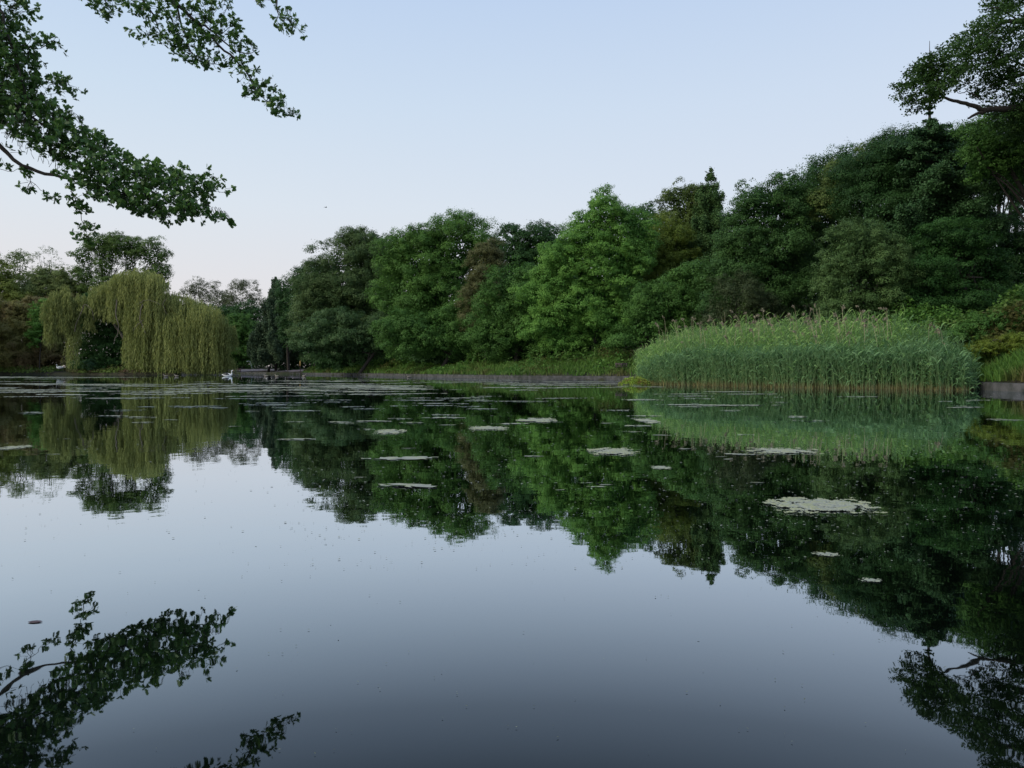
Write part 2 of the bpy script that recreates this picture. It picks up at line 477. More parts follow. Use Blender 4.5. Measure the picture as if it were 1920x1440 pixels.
def conifer(name, label, D, x, ytop, ybot, halfw, mat, seed, leaf=.2, whorls=26, pw=.75, droop=.18, group=None, gap=0.0, wm=1.9, zn=1.0, lead=.06, dens=1.0, trunk_r=.3, lean=0.0):
    rng = np.random.default_rng(seed)
    s = D / F
    tp = W(x, ytop, D); bt = W(x, ybot, D)
    base = np.array([bt[0], D, float(gz(bt[0], D))])
    o = empty(name, base)
    H = tp[2] - bt[2]; HW = halfw * s
    LP, LN, LS, LT = [], [], [], []
    limb_parts = []
    whorls = int(whorls * wm)
    for w in range(whorls):
        u = (w + rng.uniform(-.8, .8) * min(zn + .1, 1)) / whorls           # 0 top, 1 bottom
        u = min(max(u, 0.0), 1)
        z = tp[2] - H * (lead * .4 + u * (1 - lead * .4))
        L = HW * (0.03 + .97 * max(u - lead, 0) ** pw) + .12
        nb = rng.integers(4, 7)
        a0 = rng.uniform(0, 6.28)
        for b in range(nb):
            if rng.uniform() < gap: continue
            a = a0 + b * 6.283 / nb + rng.normal() * .2
            l = L * rng.uniform(.45, 1.18)
            dirv = np.array([math.cos(a), math.sin(a), 0])
            n = int(dens * 34 * l * max(l * .45, .35) / (leaf * leaf * 3)) + 6
            t = rng.uniform(.08, 1, n) ** .7
            wd = l * .28 * (1.15 - t) + .1
            side = rng.normal(size=n) * wd * .6
            sv = np.array([-dirv[1], dirv[0], 0])
            zz = z + (.12 * l * t) - droop * l * t ** 2 - np.abs(side) * .25 + rng.normal(size=n) * (.10 + .10 * l) * zn
            pos = np.stack([tp[0] + lean * u + dirv[0] * l * t + sv[0] * side, tp[1] + dirv[1] * l * t + sv[1] * side, zz], -1)
            LP.append(pos)
            LN.append(np.array([0, 0, .6]) + dirv * .35 + rng.normal(size=(n, 3)) * .6)
            LS.append(leaf * rng.uniform(.6, 1.25, n))
            LT.append(np.clip(.5 * rng.uniform() + .5 * rng.uniform(size=n), 0, 1))
            limb_parts.append(tube_arrays([(tp[0], tp[1], z), (tp[0] + dirv[0] * l * .5, tp[1] + dirv[1] * l * .5, z + .06 * l), (tp[0] + dirv[0] * l * .85, tp[1] + dirv[1] * l * .85, z + .1 * l - droop * l * .7)],
                                          [.05 + .01 * l, .035, .012], 4))
    P = np.concatenate(LP); N = np.concatenate(LN); S = np.concatenate(LS); T = np.concatenate(LT)
    k = P[:, 2] > base[2] - .1
    P, N, S, T = P[k], N[k], S[k], T[k]
    V, Fc, A = leaf_arrays(rng, P - base, N, S, T)
    link('crown', mesh_np('crown', V, Fc, A), mat, o)
    tr = tube_arrays([base - [0, 0, .4], base + [0, 0, H * .5], base * [1, 1, 0] + [0, 0, tp[2] - .25 * H], np.array([tp[0], tp[1], tp[2] + .05])], [trunk_r, trunk_r * .55, trunk_r * .22, .015], 7)
    V, Fc, A = join([tr] + limb_parts)
    link('trunk', mesh_np('trunk', V - base, Fc, smooth=True), M_BARK, o)
    tag(o, label, 'tree', group)
    return o

# foliage colours (albedo: dark, light)
G_DARK = leaf_mat('leaf_dark', (.018, .040, .018), (.040, .080, .032))
G_BLUE = leaf_mat('leaf_bluish', (.020, .044, .028), (.046, .086, .052), spec=.3)
G_MID = leaf_mat('leaf_mid', (.028, .062, .018), (.068, .125, .036))
G_BRT = leaf_mat('leaf_bright', (.048, .105, .028), (.128, .215, .058))
G_FRESH = leaf_mat('leaf_fresh_top', (.034, .070, .020), (.085, .150, .042))
G_YEL = leaf_mat('leaf_yellowish', (.052, .072, .014), (.120, .135, .032))
G_OLIVE = leaf_mat('leaf_olive', (.042, .058, .020), (.092, .112, .042))
G_BRN = leaf_mat('leaf_brownish', (.058, .055, .030), (.108, .098, .055))
G_RED = leaf_mat('leaf_reddish', (.095, .090, .038), (.20, .165, .085), stain=((.19, .14, .075), .2))
G_SALLOW = leaf_mat('leaf_sallow', (.036, .062, .026), (.082, .118, .052))
G_CONIF = leaf_mat('needle_dark', (.014, .032, .017), (.034, .066, .030), trans=.12)
G_CONIG = leaf_mat('needle_grey', (.022, .034, .026), (.046, .064, .046), trans=.12)
G_WILLOW = leaf_mat('willow_leaf', (.085, .096, .032), (.235, .220, .105), trans=.4)
G_OAK = leaf_mat('oak_leaf', (.024, .055, .014), (.065, .120, .030), spec=.5, trans=.3)
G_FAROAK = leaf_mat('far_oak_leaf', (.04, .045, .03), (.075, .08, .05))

# ---- wood on the far bank, left to right
WOOD = 'trees of the wood along the far bank'
tree('broadleaf_tree', 'dark dense tree at the left end of the wood, beside the tall grey spruce', 'tree', 128,
     [(585, 575, 42, 72), (612, 620, 60, 48), (562, 545, 26, 40), (600, 530, 30, 30)], G_DARK, 11, lobe=1.5, leaf=.30, group=WOOD)
tree('broadleaf_tree', 'tall rounded grey green tree with olive top left of the deep cleft in the wood', 'tree', 113,
     [(655, 520, 68, 76), (700, 475, 48, 48), (612, 560, 52, 62), (690, 560, 62, 66), (640, 610, 78, 48), (725, 520, 34, 60), (590, 600, 34, 45)],
     leaf_mat('leaf_greygreen', (.030, .052, .026), (.075, .100, .046)), 12, lobe=1.5, leaf=.27, group=WOOD)
tree('broadleaf_tree', 'low blue green tree overhanging the grass bank under the grey green tree', 'tree', 104,
     [(595, 640, 50, 30), (655, 645, 58, 28), (715, 635, 46, 40), (630, 605, 44, 26), (760, 600, 30, 40)], leaf_mat('leaf_blue_green', (.022, .044, .020), (.056, .090, .040), spec=.25), 13, lobe=1.3, leaf=.26, flat=.4, group=WOOD)
tree('broadleaf_tree', 'broad mid green tree with the tallest rounded top in the middle of the wood', 'tree', 97,
     [(850, 468, 66, 58), (790, 500, 62, 66), (900, 500, 42, 60), (770, 560, 66, 66), (850, 560, 80, 66), (745, 480, 34, 46), (820, 620, 90, 42)],
     G_FRESH, 14, lobe=1.35, leaf=.25, group=WOOD)
tree('broadleaf_tree', 'dark green leafy tree low in the middle of the wood above the grass', 'tree', 88,
     [(760, 625, 46, 42), (835, 625, 52, 44), (895, 610, 50, 56), (800, 640, 60, 26)], G_MID, 15, lobe=1.1, leaf=.23, group=WOOD)
tree('small_tree', 'slender brownish olive tree in front of the wood left of the bright green tree', 'tree', 86,
     [(912, 510, 28, 48), (905, 560, 34, 50), (922, 475, 18, 30), (890, 585, 26, 30)], G_BRN, 16, lobe=.8, leaf=.17, group=WOOD, trunk_r=.16)
tree('broadleaf_tree', 'nearly black tree whose top shows behind, between the tallest rounded top and the bright tree', 'tree', 108,
     [(960, 480, 42, 46), (1015, 470, 48, 52), (985, 530, 70, 60), (1050, 500, 40, 70)], G_DARK, 17, lobe=1.4, leaf=.30, group=WOOD)
tree('broadleaf_tree', 'shaded green tree tucked below the left flank of the bright tree', 'tree', 80,
     [(965, 545, 44, 54), (940, 600, 50, 52), (990, 590, 50, 60), (930, 635, 48, 34), (1010, 630, 44, 36)], G_MID, 18, lobe=1.1, leaf=.22, group=WOOD)
tree('broadleaf_tree', 'large bright fresh green tree with layered boughs sweeping down to the left', 'tree', 72,
     [(1128, 400, 36, 44), (1168, 432, 46, 46), (1095, 438, 42, 40), (1058, 490, 50, 42), (1135, 500, 76, 60), (1022, 550, 50, 40), (1195, 450, 30, 50),
      (1100, 565, 72, 50), (1040, 610, 52, 36), (1180, 495, 36, 56), (1130, 610, 66, 36), (1065, 640, 40, 24)],
     G_BRT, 19, lobe=.95, leaf=.19, flat=.5, droop=.25, group=WOOD)
tree('broadleaf_tree', 'dark tree with thin top right behind the bright green tree', 'tree', 88,
     [(1218, 420, 26, 38), (1225, 480, 50, 60), (1200, 540, 60, 60)], G_DARK, 20, lobe=1.1, leaf=.24, group=WOOD)
tree('broadleaf_tree', 'yellowish green tree right of the bright green tree', 'tree', 76,
     [(1245, 455, 38, 42), (1235, 510, 44, 46), (1275, 490, 32, 50)], G_YEL, 21, lobe=.95, leaf=.20, group=WOOD)
tree('broadleaf_tree', 'olive topped tree beside the pointed conifer', 'tree', 82,
     [(1282, 388, 40, 46), (1265, 440, 30, 40), (1310, 430, 40, 50), (1300, 500, 60, 60)], G_OLIVE, 22, lobe=1.0, leaf=.21, group=WOOD)
conifer('conifer_tree', 'pointed conifer with a thin leader rising above the middle right wood', 77, 1333, 313, 600, 72, leaf_mat('needle_mid', (.026, .052, .022), (.065, .10, .042), trans=.15),
        23, leaf=.16, whorls=20, pw=.62, group=WOOD, lead=.03, droop=.05)
tree('broadleaf_tree', 'dark green tree with drooping layered boughs left above the reed bed', 'tree', 64,
     [(1250, 570, 56, 50), (1215, 620, 44, 40), (1285, 620, 50, 40), (1300, 545, 44, 50), (1180, 640, 40, 22)], G_MID, 24, lobe=.9, leaf=.18, flat=.45, droop=.2, group=WOOD)
tree('broadleaf_tree', 'dark green tree with ragged top behind the left half of the reeds', 'tree', 61,
     [(1430, 390, 50, 50), (1478, 378, 38, 46), (1400, 450, 46, 52), (1460, 470, 62, 62), (1385, 520, 56, 60), (1450, 560, 76, 54), (1360, 580, 46, 46)],
     leaf_mat('leaf_darkmid', (.022, .048, .019), (.055, .100, .036)), 25, lobe=1.0, leaf=.185, group=WOOD)
tree('small_tree', 'twiggy grey brown shrub low between two dark trees above the reeds', 'shrub', 57,
     [(1385, 560, 46, 46), (1420, 590, 44, 30), (1350, 600, 36, 24)], leaf_mat('leaf_twiggy', (.030, .036, .022), (.052, .064, .036)), 26, lobe=.6, leaf=.12, cov=2.0, airy=.15, inner=.3, group=WOOD, trunk_r=.1)
tree('broadleaf_tree', 'very dark tree with stepped top between the ragged tree and the tall right conifer', 'tree', 66,
     [(1545, 360, 54, 50), (1605, 335, 50, 52), (1505, 420, 46, 60), (1570, 440, 70, 60), (1530, 520, 60, 60), (1500, 375, 18, 28)], G_DARK, 27, lobe=1.05, leaf=.2, group=WOOD)
tree('broadleaf_tree', 'yellow tinged tree showing at the skyline below the tall right conifer', 'tree', 60,
     [(1590, 345, 34, 40), (1560, 385, 36, 34), (1640, 315, 40, 50)], G_OLIVE, 28, lobe=.9, leaf=.19, group=WOOD)
tree('broadleaf_tree', 'pale sallow bush tree with soft rounded crown behind the middle of the reeds', 'tree', 46,
     [(1610, 470, 52, 52), (1650, 500, 58, 60), (1585, 530, 50, 56), (1640, 570, 70, 46), (1575, 590, 44, 30), (1680, 545, 34, 46)],
     G_SALLOW, 29, lobe=.62, leaf=.12, group=WOOD, trunk_r=.2)
conifer('conifer_tree', 'tallest dark conifer on the right with flat spreading tiers and a bare leader', 52, 1743, 78, 640, 160, G_CONIF, 30, leaf=.15, whorls=34, pw=.36, droop=.15,
        group=WOOD, lead=.2, dens=.8, trunk_r=.4, wm=1.0, zn=.35)
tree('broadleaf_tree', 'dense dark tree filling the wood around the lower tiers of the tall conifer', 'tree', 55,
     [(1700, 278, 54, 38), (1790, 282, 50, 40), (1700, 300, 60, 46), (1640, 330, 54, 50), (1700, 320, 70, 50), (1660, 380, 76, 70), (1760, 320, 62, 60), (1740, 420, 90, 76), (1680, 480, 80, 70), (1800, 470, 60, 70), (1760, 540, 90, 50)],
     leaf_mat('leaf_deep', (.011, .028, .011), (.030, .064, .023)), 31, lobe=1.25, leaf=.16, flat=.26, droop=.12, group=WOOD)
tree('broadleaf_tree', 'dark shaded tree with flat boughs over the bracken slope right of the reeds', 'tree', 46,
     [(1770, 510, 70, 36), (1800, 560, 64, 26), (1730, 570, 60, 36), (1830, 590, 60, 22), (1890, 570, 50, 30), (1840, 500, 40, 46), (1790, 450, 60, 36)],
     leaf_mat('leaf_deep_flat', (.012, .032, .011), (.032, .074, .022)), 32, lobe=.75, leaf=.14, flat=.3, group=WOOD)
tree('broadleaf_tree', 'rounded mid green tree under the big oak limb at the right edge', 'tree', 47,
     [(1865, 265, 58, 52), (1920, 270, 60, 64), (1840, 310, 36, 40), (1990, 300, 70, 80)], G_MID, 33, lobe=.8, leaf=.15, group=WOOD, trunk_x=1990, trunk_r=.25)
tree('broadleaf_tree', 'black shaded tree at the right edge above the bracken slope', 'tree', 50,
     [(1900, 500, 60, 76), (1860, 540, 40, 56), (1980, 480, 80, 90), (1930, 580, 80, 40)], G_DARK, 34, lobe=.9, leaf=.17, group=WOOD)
# pines with bare stems and sky between, right edge
def pines():
    for i, (px, ytop) in enumerate([(1878, 300), (1893, 285), (1908, 310)]):
        rng = np.random.default_rng(60 + i)
        D = 60 + i * 1.5
        b = W(px, 600, D); base = np.array([b[0], D, float(gz(b[0], D))])
        o = empty('pine_tree', base)
        tp = W(px + rng.uniform(-3, 3), ytop, D)
        make_trunk(rng, base, tp, .24, [tp + rng.normal(size=3) * [1.2, 1.2, .8] for _ in range(4)], M_BARK, o)
        E = [(W(px + rng.uniform(-14, 14), ytop + rng.uniform(-10, 50), D), np.array([.9, .9, .5])) for _ in range(14)] + \
            [(W(px + rng.uniform(-34, 24), rng.uniform(330, 440), D), np.array([.6, .7, .4])) for _ in range(9)]
        P, N, S, T = crown_arrays(rng, E, .45, .14, 2.0, .5, airy=.2, inner=0)
        V, Fc, A = leaf_arrays(rng, P - base, N, S, T)
        link('crown', mesh_np('crown', V, Fc, A), G_DARK, o)
        tag(o, ['left slim pine stem against the sky at the right edge', 'middle slim pine stem against the sky at the right edge, the tallest', 'right slim pine stem against the sky at the right edge'][i],
            'tree', 'slim pines at the right edge')
pines()

# backing trees on the rise behind the wood (copies share meshes)
def backing():
    protos = []
    spec = [('deep in the wood behind the grey green tree', 640, 560, 132), ('deep in the wood behind the tallest rounded top', 800, 560, 120), ('deep in the wood behind the brownish olive tree', 930, 560, 112),
            ('deep in the wood behind the bright green tree', 1080, 520, 98), ('deep in the wood behind the pointed conifer', 1290, 500, 98), ('deep in the wood behind the ragged topped tree', 1440, 470, 84),
            ('deep in the wood behind the stepped dark tree', 1560, 450, 82), ('deep in the wood behind the tall right conifer', 1690, 420, 74)]
    for i, (lab, px, py, D) in enumerate(spec):
        c = W(px, 600, D)
        base = np.array([c[0], D, float(gz(c[0], D))])
        H = W(px, py, D)[2] - base[2]
        if i == 0:
            rng = np.random.default_rng(90)
            o = empty('woodland_tree', base)
            E = [(base + [0, 0, 8.5], np.array([5.5, 4.5, 4.0])), (base + [-3, 0, 5.0], np.array([4.5, 4, 4])), (base + [3.2, .5, 5.2], np.array([4.5, 4, 4.2]))]
            P, N, S, T = crown_arrays(rng, E, 1.6, .42, 2.6, .6)
            V, Fc, A = leaf_arrays(rng, P - base, N, S, T)
            link('crown', mesh_np('crown', V, Fc, A), G_DARK, o)
            make_trunk(rng, base, base + [0, 0, 8], .35, [e[0] for e in E], M_BARK, o)
            protos = [o] + list(o.children)
            sc_ = H / 12.5
        else:
            o = protos[0].copy(); col.objects.link(o); o.location = base
            for ch in protos[1:]:
                c2 = ch.copy(); col.objects.link(c2); c2.parent = o
            sc_ = H / 12.5
        o.scale = (sc_, sc_, sc_) if i == 0 else (max(sc_, .75), max(sc_, .75), sc_)
        o.rotation_euler.z = i * 1.3
        tag(o, 'dark tree standing ' + lab, 'tree', 'shaded trees deep in the wood')
backing()

def underwood():
    """low shaded shrubs that close the gaps between the stems"""
    spec = [(575, 150, 'behind the thin stemmed tree by the spruce'), (628, 121, 'under the left flank of the grey green tree'), (690, 118, 'under the right flank of the grey green tree'), (735, 112, 'at the deep cleft of the wood'),
            (790, 103, 'under the tallest rounded top'), (850, 99, 'right of centre under the tallest rounded top'), (905, 94, 'under the brownish olive tree'), (955, 88, 'under the shaded green tree'),
            (1005, 89, 'under the left boughs of the bright green tree'), (1060, 86, 'under the bright green tree'), (1115, 84, 'under the right half of the bright green tree'), (1165, 82, 'right of the bright green tree'), (1210, 80, 'behind the left tip of the reeds')]
    first = None
    for i, (px, D, lab) in enumerate(spec):
        c = W(px, 650, D); base = np.array([c[0], D, float(gz(c[0], D))])
        if first is None:
            rng = np.random.default_rng(95)
            o = empty('shrub', base)
            E = [(base + [0, 0, 1.6], np.array([3.4, 2.2, 2.4])), (base + [-2.4, .4, 1.0], np.array([2.4, 1.8, 1.8])), (base + [2.3, -.3, 1.3], np.array([2.4, 1.8, 2.0]))]
            P, N, S, T = crown_arrays(rng, E, .9, .27, 3.0, .6)
            V, Fc, A = leaf_arrays(rng, P - base, N, S, T)
            link('crown', mesh_np('crown', V, Fc, A), G_DARK, o)
            make_trunk(rng, base, base + [0, 0, 2], .1, [e[0] for e in E] * 2, M_BARK, o)
            first = [o] + list(o.children)
        else:
            o = first[0].copy(); col.objects.link(o); o.location = base
            for ch in first[1:]:
                c2 = ch.copy(); col.objects.link(c2); c2.parent = o
        o.rotation_euler.z = i * 2.1; k = 1.15 + .12 * (i % 3); o.scale = (k, k, k)
        tag(o, 'shaded shrub ' + lab, 'shrub', 'shaded shrubs along the foot of the wood')
underwood()

# ---- left side
LEFT = 'trees and bushes on the left bank'
tree('broadleaf_tree', 'yellow green bushy tree at the left edge of the photo behind the reddish bush', 'tree', 142,
     [(10, 560, 40, 60), (-40, 540, 50, 70), (35, 600, 40, 50)], leaf_mat('leaf_limy', (.10, .11, .030), (.19, .195, .065)), 40, lobe=1.4, leaf=.33, group=LEFT)
tree('broadleaf_tree', 'thin topped birch like tree rising against the sky near the left edge', 'tree', 156,
     [(38, 500, 20, 34), (12, 515, 18, 30), (55, 530, 24, 24)], leaf_mat('leaf_birch', (.055, .075, .032), (.12, .14, .06)), 41, lobe=1.1, leaf=.28, cov=1.7, airy=.35, inner=.2, group=LEFT, up=.1)
tree('small_tree', 'see through spindly sapling crown against the sky left of the ivy clad tree', 'tree', 156,
     [(75, 495, 16, 26), (92, 490, 14, 30), (110, 515, 14, 20)], G_SALLOW, 42, lobe=.8, leaf=.22, cov=1.0, airy=.6, inner=0, group=LEFT)
tree('broadleaf_tree', 'soft green rounded tree behind the reddish bush on the left bank', 'tree', 146,
     [(90, 550, 44, 38), (125, 545, 34, 40), (60, 580, 44, 44), (115, 600, 50, 50), (150, 570, 30, 40)], leaf_mat('leaf_softgreen', (.070, .088, .036), (.145, .155, .072)), 43, lobe=1.2, leaf=.3, group=LEFT)
tree('broadleaf_tree', 'tall ivy clad tree with open leafy crown behind the weeping willow', 'tree', 143,
     [(200, 495, 18, 48), (245, 490, 15, 42), (185, 460, 24, 20), (225, 465, 34, 24), (155, 480, 22, 24), (285, 480, 28, 30), (295, 520, 22, 36), (160, 515, 20, 22), (215, 540, 50, 24)],
     leaf_mat('leaf_ivy_tree', (.036, .062, .020), (.10, .135, .048)), 44, lobe=1.0, leaf=.26, cov=2.4, airy=.12, inner=.7, group=LEFT)
tree('bush', 'olive and rust coloured bush sprawling to the water at the left edge', 'bush', 133,
     [(40, 625, 60, 44), (-20, 620, 50, 60), (100, 640, 46, 40), (60, 585, 40, 26), (20, 665, 60, 26), (120, 665, 36, 24), (130, 600, 26, 40), (80, 672, 40, 24), (-20, 670, 50, 26), (20, 680, 50, 18), (60, 684, 40, 14), (-40, 684, 40, 14)], G_RED, 45, lobe=.95, leaf=.24, group=LEFT, trunk_r=.15)
tree('bush', 'small fresh green ivy covered stump in the rust coloured bush', 'bush', 129,
     [(72, 605, 16, 34), (82, 580, 14, 16), (66, 632, 13, 20)], G_BRT, 46, lobe=.7, leaf=.22, group=LEFT, trunk_r=.12)
tree('small_tree', 'dark ivy covered tree stem in the shade inside the weeping willow', 'tree', 124,
     [(195, 600, 44, 46), (180, 575, 26, 24), (215, 650, 40, 40), (170, 650, 26, 44), (235, 610, 30, 40), (205, 685, 55, 20), (160, 683, 22, 20)], leaf_mat('leaf_ivy', (.020, .046, .018), (.050, .092, .034)), 47, lobe=.9, leaf=.24, group=LEFT)
tree('bush', 'small blue green plant clump at the water beneath the willow', 'bush', 120,
     [(170, 684, 9, 9)], G_BLUE, 48, lobe=.4, leaf=.15, group=LEFT, trunk_r=.05)
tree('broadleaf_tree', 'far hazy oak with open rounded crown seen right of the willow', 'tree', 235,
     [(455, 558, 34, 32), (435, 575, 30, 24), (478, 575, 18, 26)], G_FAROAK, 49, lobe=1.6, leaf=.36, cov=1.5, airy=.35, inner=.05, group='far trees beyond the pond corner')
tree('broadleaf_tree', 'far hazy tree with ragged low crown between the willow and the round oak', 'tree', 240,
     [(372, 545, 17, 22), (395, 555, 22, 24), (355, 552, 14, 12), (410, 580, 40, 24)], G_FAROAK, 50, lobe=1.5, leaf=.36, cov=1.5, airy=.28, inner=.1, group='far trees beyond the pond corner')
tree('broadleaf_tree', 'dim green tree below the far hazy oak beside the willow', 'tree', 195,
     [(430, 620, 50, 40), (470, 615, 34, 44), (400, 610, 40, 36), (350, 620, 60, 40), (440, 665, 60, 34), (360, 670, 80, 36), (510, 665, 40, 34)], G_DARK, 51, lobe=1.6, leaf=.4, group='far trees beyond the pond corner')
tree('bush', 'light green leafy bush by the path right of the willow', 'bush', 178,
     [(448, 625, 24, 32), (470, 655, 30, 34), (438, 660, 26, 32), (482, 630, 18, 24), (455, 605, 16, 14)], G_MID, 52, lobe=1.2, leaf=.3, group='far trees beyond the pond corner')
conifer('spruce_tree', 'tall grey green spruce standing alone left of the wood', 148, 517, 521, 676, 50, leaf_mat('needle_spruce', (.030, .045, .034), (.062, .085, .058), trans=.12), 53, leaf=.26, whorls=22, pw=.72, lead=.0, group=LEFT, dens=1.3)
tree('small_tree', 'thin dark stemmed tree between the spruce and the wood', 'tree', 140,
     [(540, 590, 18, 44), (548, 630, 20, 30), (535, 560, 12, 22)], G_DARK, 54, lobe=1.0, leaf=.28, group=LEFT)
# off-frame neighbours
tree('broadleaf_tree', 'green tree continuing the left bank just beyond the photo edge', 'tree', 120, [(-140, 580, 80, 90), (-210, 560, 80, 100)], G_MID, 55, lobe=1.5, leaf=.35, group=LEFT)

# ---- weeping willow
def willow():
    rng = np.random.default_rng(70)
    D = 119.0; s = D / F
    b = W(262, 700, D); base = np.array([b[0], D, float(gz(b[0], D))])
    base[2] = max(base[2], .3)
    o = empty('weeping_willow', base)
    # crest points: px, py (crest), radius px, lowest px, count
    domes = [(265, 520, 34, 600, 260), (300, 528, 30, 640, 200), (235, 522, 24, 575, 150), (330, 560, 40, 700, 300), (365, 572, 36, 700, 300), (400, 585, 32, 700, 260),
             (425, 600, 16, 672, 90), (290, 570, 40, 700, 300), (345, 600, 50, 702, 330), (272, 655, 24, 700, 170), (395, 610, 30, 700, 190), (205, 535, 26, 575, 110), (275, 590, 22, 690, 120),
             (118, 578, 24, 625, 110), (100, 566, 15, 600, 50), (134, 606, 14, 650, 50), (150, 562, 18, 588, 60), (166, 598, 12, 625, 34), (122, 540, 9, 572, 36), (100, 605, 12, 650, 26), (140, 630, 10, 690, 24), (190, 560, 18, 585, 44)]
    sky_ = lambda q: np.interp(q, [200, 235, 265, 300, 330, 365, 400, 425, 440], [545, 510, 500, 512, 545, 562, 580, 600, 625])
    domes = [d_ if d_[0] < 230 else (*d_[:4], int(d_[4] * .55)) for d_ in domes]
    for _ in range(80):
        q = rng.uniform(212, 432); cy_ = float(sky_(q)) + 8 + rng.uniform(0, 1) ** 1.3 * 100; r_ = rng.uniform(7, 19)
        domes.append((q, cy_, r_, min(cy_ + rng.uniform(35, 110), 700 if q > 255 else 606), int(5.5 * r_)))
    for _ in range(26):
        q = rng.uniform(98, 200); cy_ = 545 + rng.uniform(0, 55) - (8 if q > 150 else 0); r_ = rng.uniform(6, 14)
        domes.append((q, cy_, r_, cy_ + (rng.uniform(15, 50) if q < 145 else rng.uniform(8, 20)), int(4 * r_)))
    LP, LS, LT, TT = [], [], [], []
    for cx, cy, r, low, cnt in domes:
        c = W(cx, cy, D); R_ = r * s
        dz = W(cx, low, D)[2]
        yo = rng.uniform(-2.8, 1.0) if cx > 200 else rng.uniform(-1, 1)
        for k in range(cnt):
            a = rng.uniform(0, 6.283); q = math.sqrt(rng.uniform(0, 1))
            x = c[0] + math.cos(a) * q * R_; y = c[1] + yo + math.sin(a) * q * R_ * .9
            z0 = c[2] + (1 - q * q) * R_ * .28 + rng.normal() * .25 - q * q * R_ * .12
            clump = fbm(np.array([x * .45]), np.array([y * .45 + z0 * .3]), 5)[0]
            zl = dz + (z0 - dz) * (.55 * max(0, .62 - q) + .30 * rng.uniform() ** 2) + (clump - .5) * 2.6
            zl = max(zl, .25)
            if z0 - zl < .5: continue
            n = int((z0 - zl) / .15)
            zz = z0 - np.linspace(0, 1, n) * (z0 - zl)
            t = np.linspace(0, 1, n)
            xo = x + rng.normal() * .35 * t + .10 * np.sin(zz * 1.1 + x * 2) + rng.normal(size=n) * .10
            yy = y + rng.normal() * .15 * t + rng.normal(size=n) * .06
            LP.append(np.stack([xo, yy, zz], -1))
            LS.append(rng.uniform(.25, .50, n)); LT.append(np.clip(.55 * (clump * 1.4 - .2) + .2 * rng.uniform() + .25 * rng.uniform(size=n), 0, 1))
    P = np.concatenate(LP); S = np.concatenate(LS); T = np.concatenate(LT)
    n = len(P)
    tdir = np.array([[0, 0, 1.0]]) + rng.normal(size=(n, 3)) * .16
    N = rng.normal(size=(n, 3)) * [1, 1, .15] + [0, -.4, .25]
    sh = np.array([[-.13, 0], [0, .12], [.13, 0], [.02, -1]])
    V, Fc, A = leaf_arrays(rng, P - base, N, S, T, shape=sh, T=tdir)
    link('crown', mesh_np('crown', V, Fc, A), G_WILLOW, o)
    limbs = []
    for pth in [[(262, 700), (255, 640), (262, 580), (275, 535)], [(262, 690), (290, 620), (330, 575), (370, 575)], [(270, 620), (275, 580), (300, 545)], [(262, 680), (215, 610), (205, 560)],
                [(300, 560), (350, 560), (400, 590)]]:
        pp = smooth_path([W(a, b_, D + 1.5) for a, b_ in pth], 4, .08, rng)
        limbs.append(tube_arrays(pp, np.linspace(.30, .07, len(pp)), 6))
    V, Fc, A = join(limbs)
    link('trunk', mesh_np('trunk', V - base, Fc, smooth=True), M_BARKL, o)
    tw = []
    for pth, r0 in [([(219, 562), (217, 592), (222, 612), (214, 640)], .10), ([(268, 570), (262, 595), (268, 612), (273, 625)], .09), ([(268, 600), (256, 612), (250, 620)], .06),
                    ([(150, 590), (160, 572), (172, 580), (176, 600)], .07), ([(140, 622), (146, 600), (158, 572)], .06), ([(312, 560), (305, 572), (314, 590)], .05), ([(262, 568), (280, 562), (300, 572)], .06)]:
        pp = smooth_path([W(a, b_, D - 4.5) for a, b_ in pth], 4, .05, rng)
        tw.append(tube_arrays(pp, np.linspace(r0, r0 * .4, len(pp)), 5))
    V, Fc, A = join(tw)
    link('bare_twigs', mesh_np('bare_twigs', V - base, Fc, smooth=True), M_BARKL, o)
    tag(o, 'yellow green weeping willow with curtains of strands hanging to the water', 'tree', LEFT)
willow()

# ------------------------------------------------------------------ oaks with lobed leaves
def in_poly(px, py, poly):
    poly = np.array(poly, float); n = len(poly); ins = np.zeros(len(px), bool)
    for i in range(n):
        a = poly[i]; b = poly[(i + 1) % n]
        c = ((a[1] > py) != (b[1] > py)) & (px < (b[0] - a[0]) * (py - a[1]) / (b[1] - a[1] + 1e-12) + a[0])
        ins ^= c
    return ins

def poly_fill(rng, poly, step, thr=0.0, ns=.02, seed=0):
    p = np.array(poly, float)
    area = .5 * abs(np.dot(p[:, 0], np.roll(p[:, 1], 1)) - np.dot(p[:, 1], np.roll(p[:, 0], 1)))
    n = max(2, int(area / (step * step)))
    box = (p.max(0) - p.min(0)); m = int(n * box[0] * box[1] / max(area, 1)) + 4
    x = rng.uniform(p[:, 0].min(), p[:, 0].max(), m); y = rng.uniform(p[:, 1].min(), p[:, 1].max(), m)
    k = in_poly(x, y, poly)
    if thr: k &= fbm(x * ns, y * ns, seed) > thr
    return np.stack([x[k], y[k]], -1)

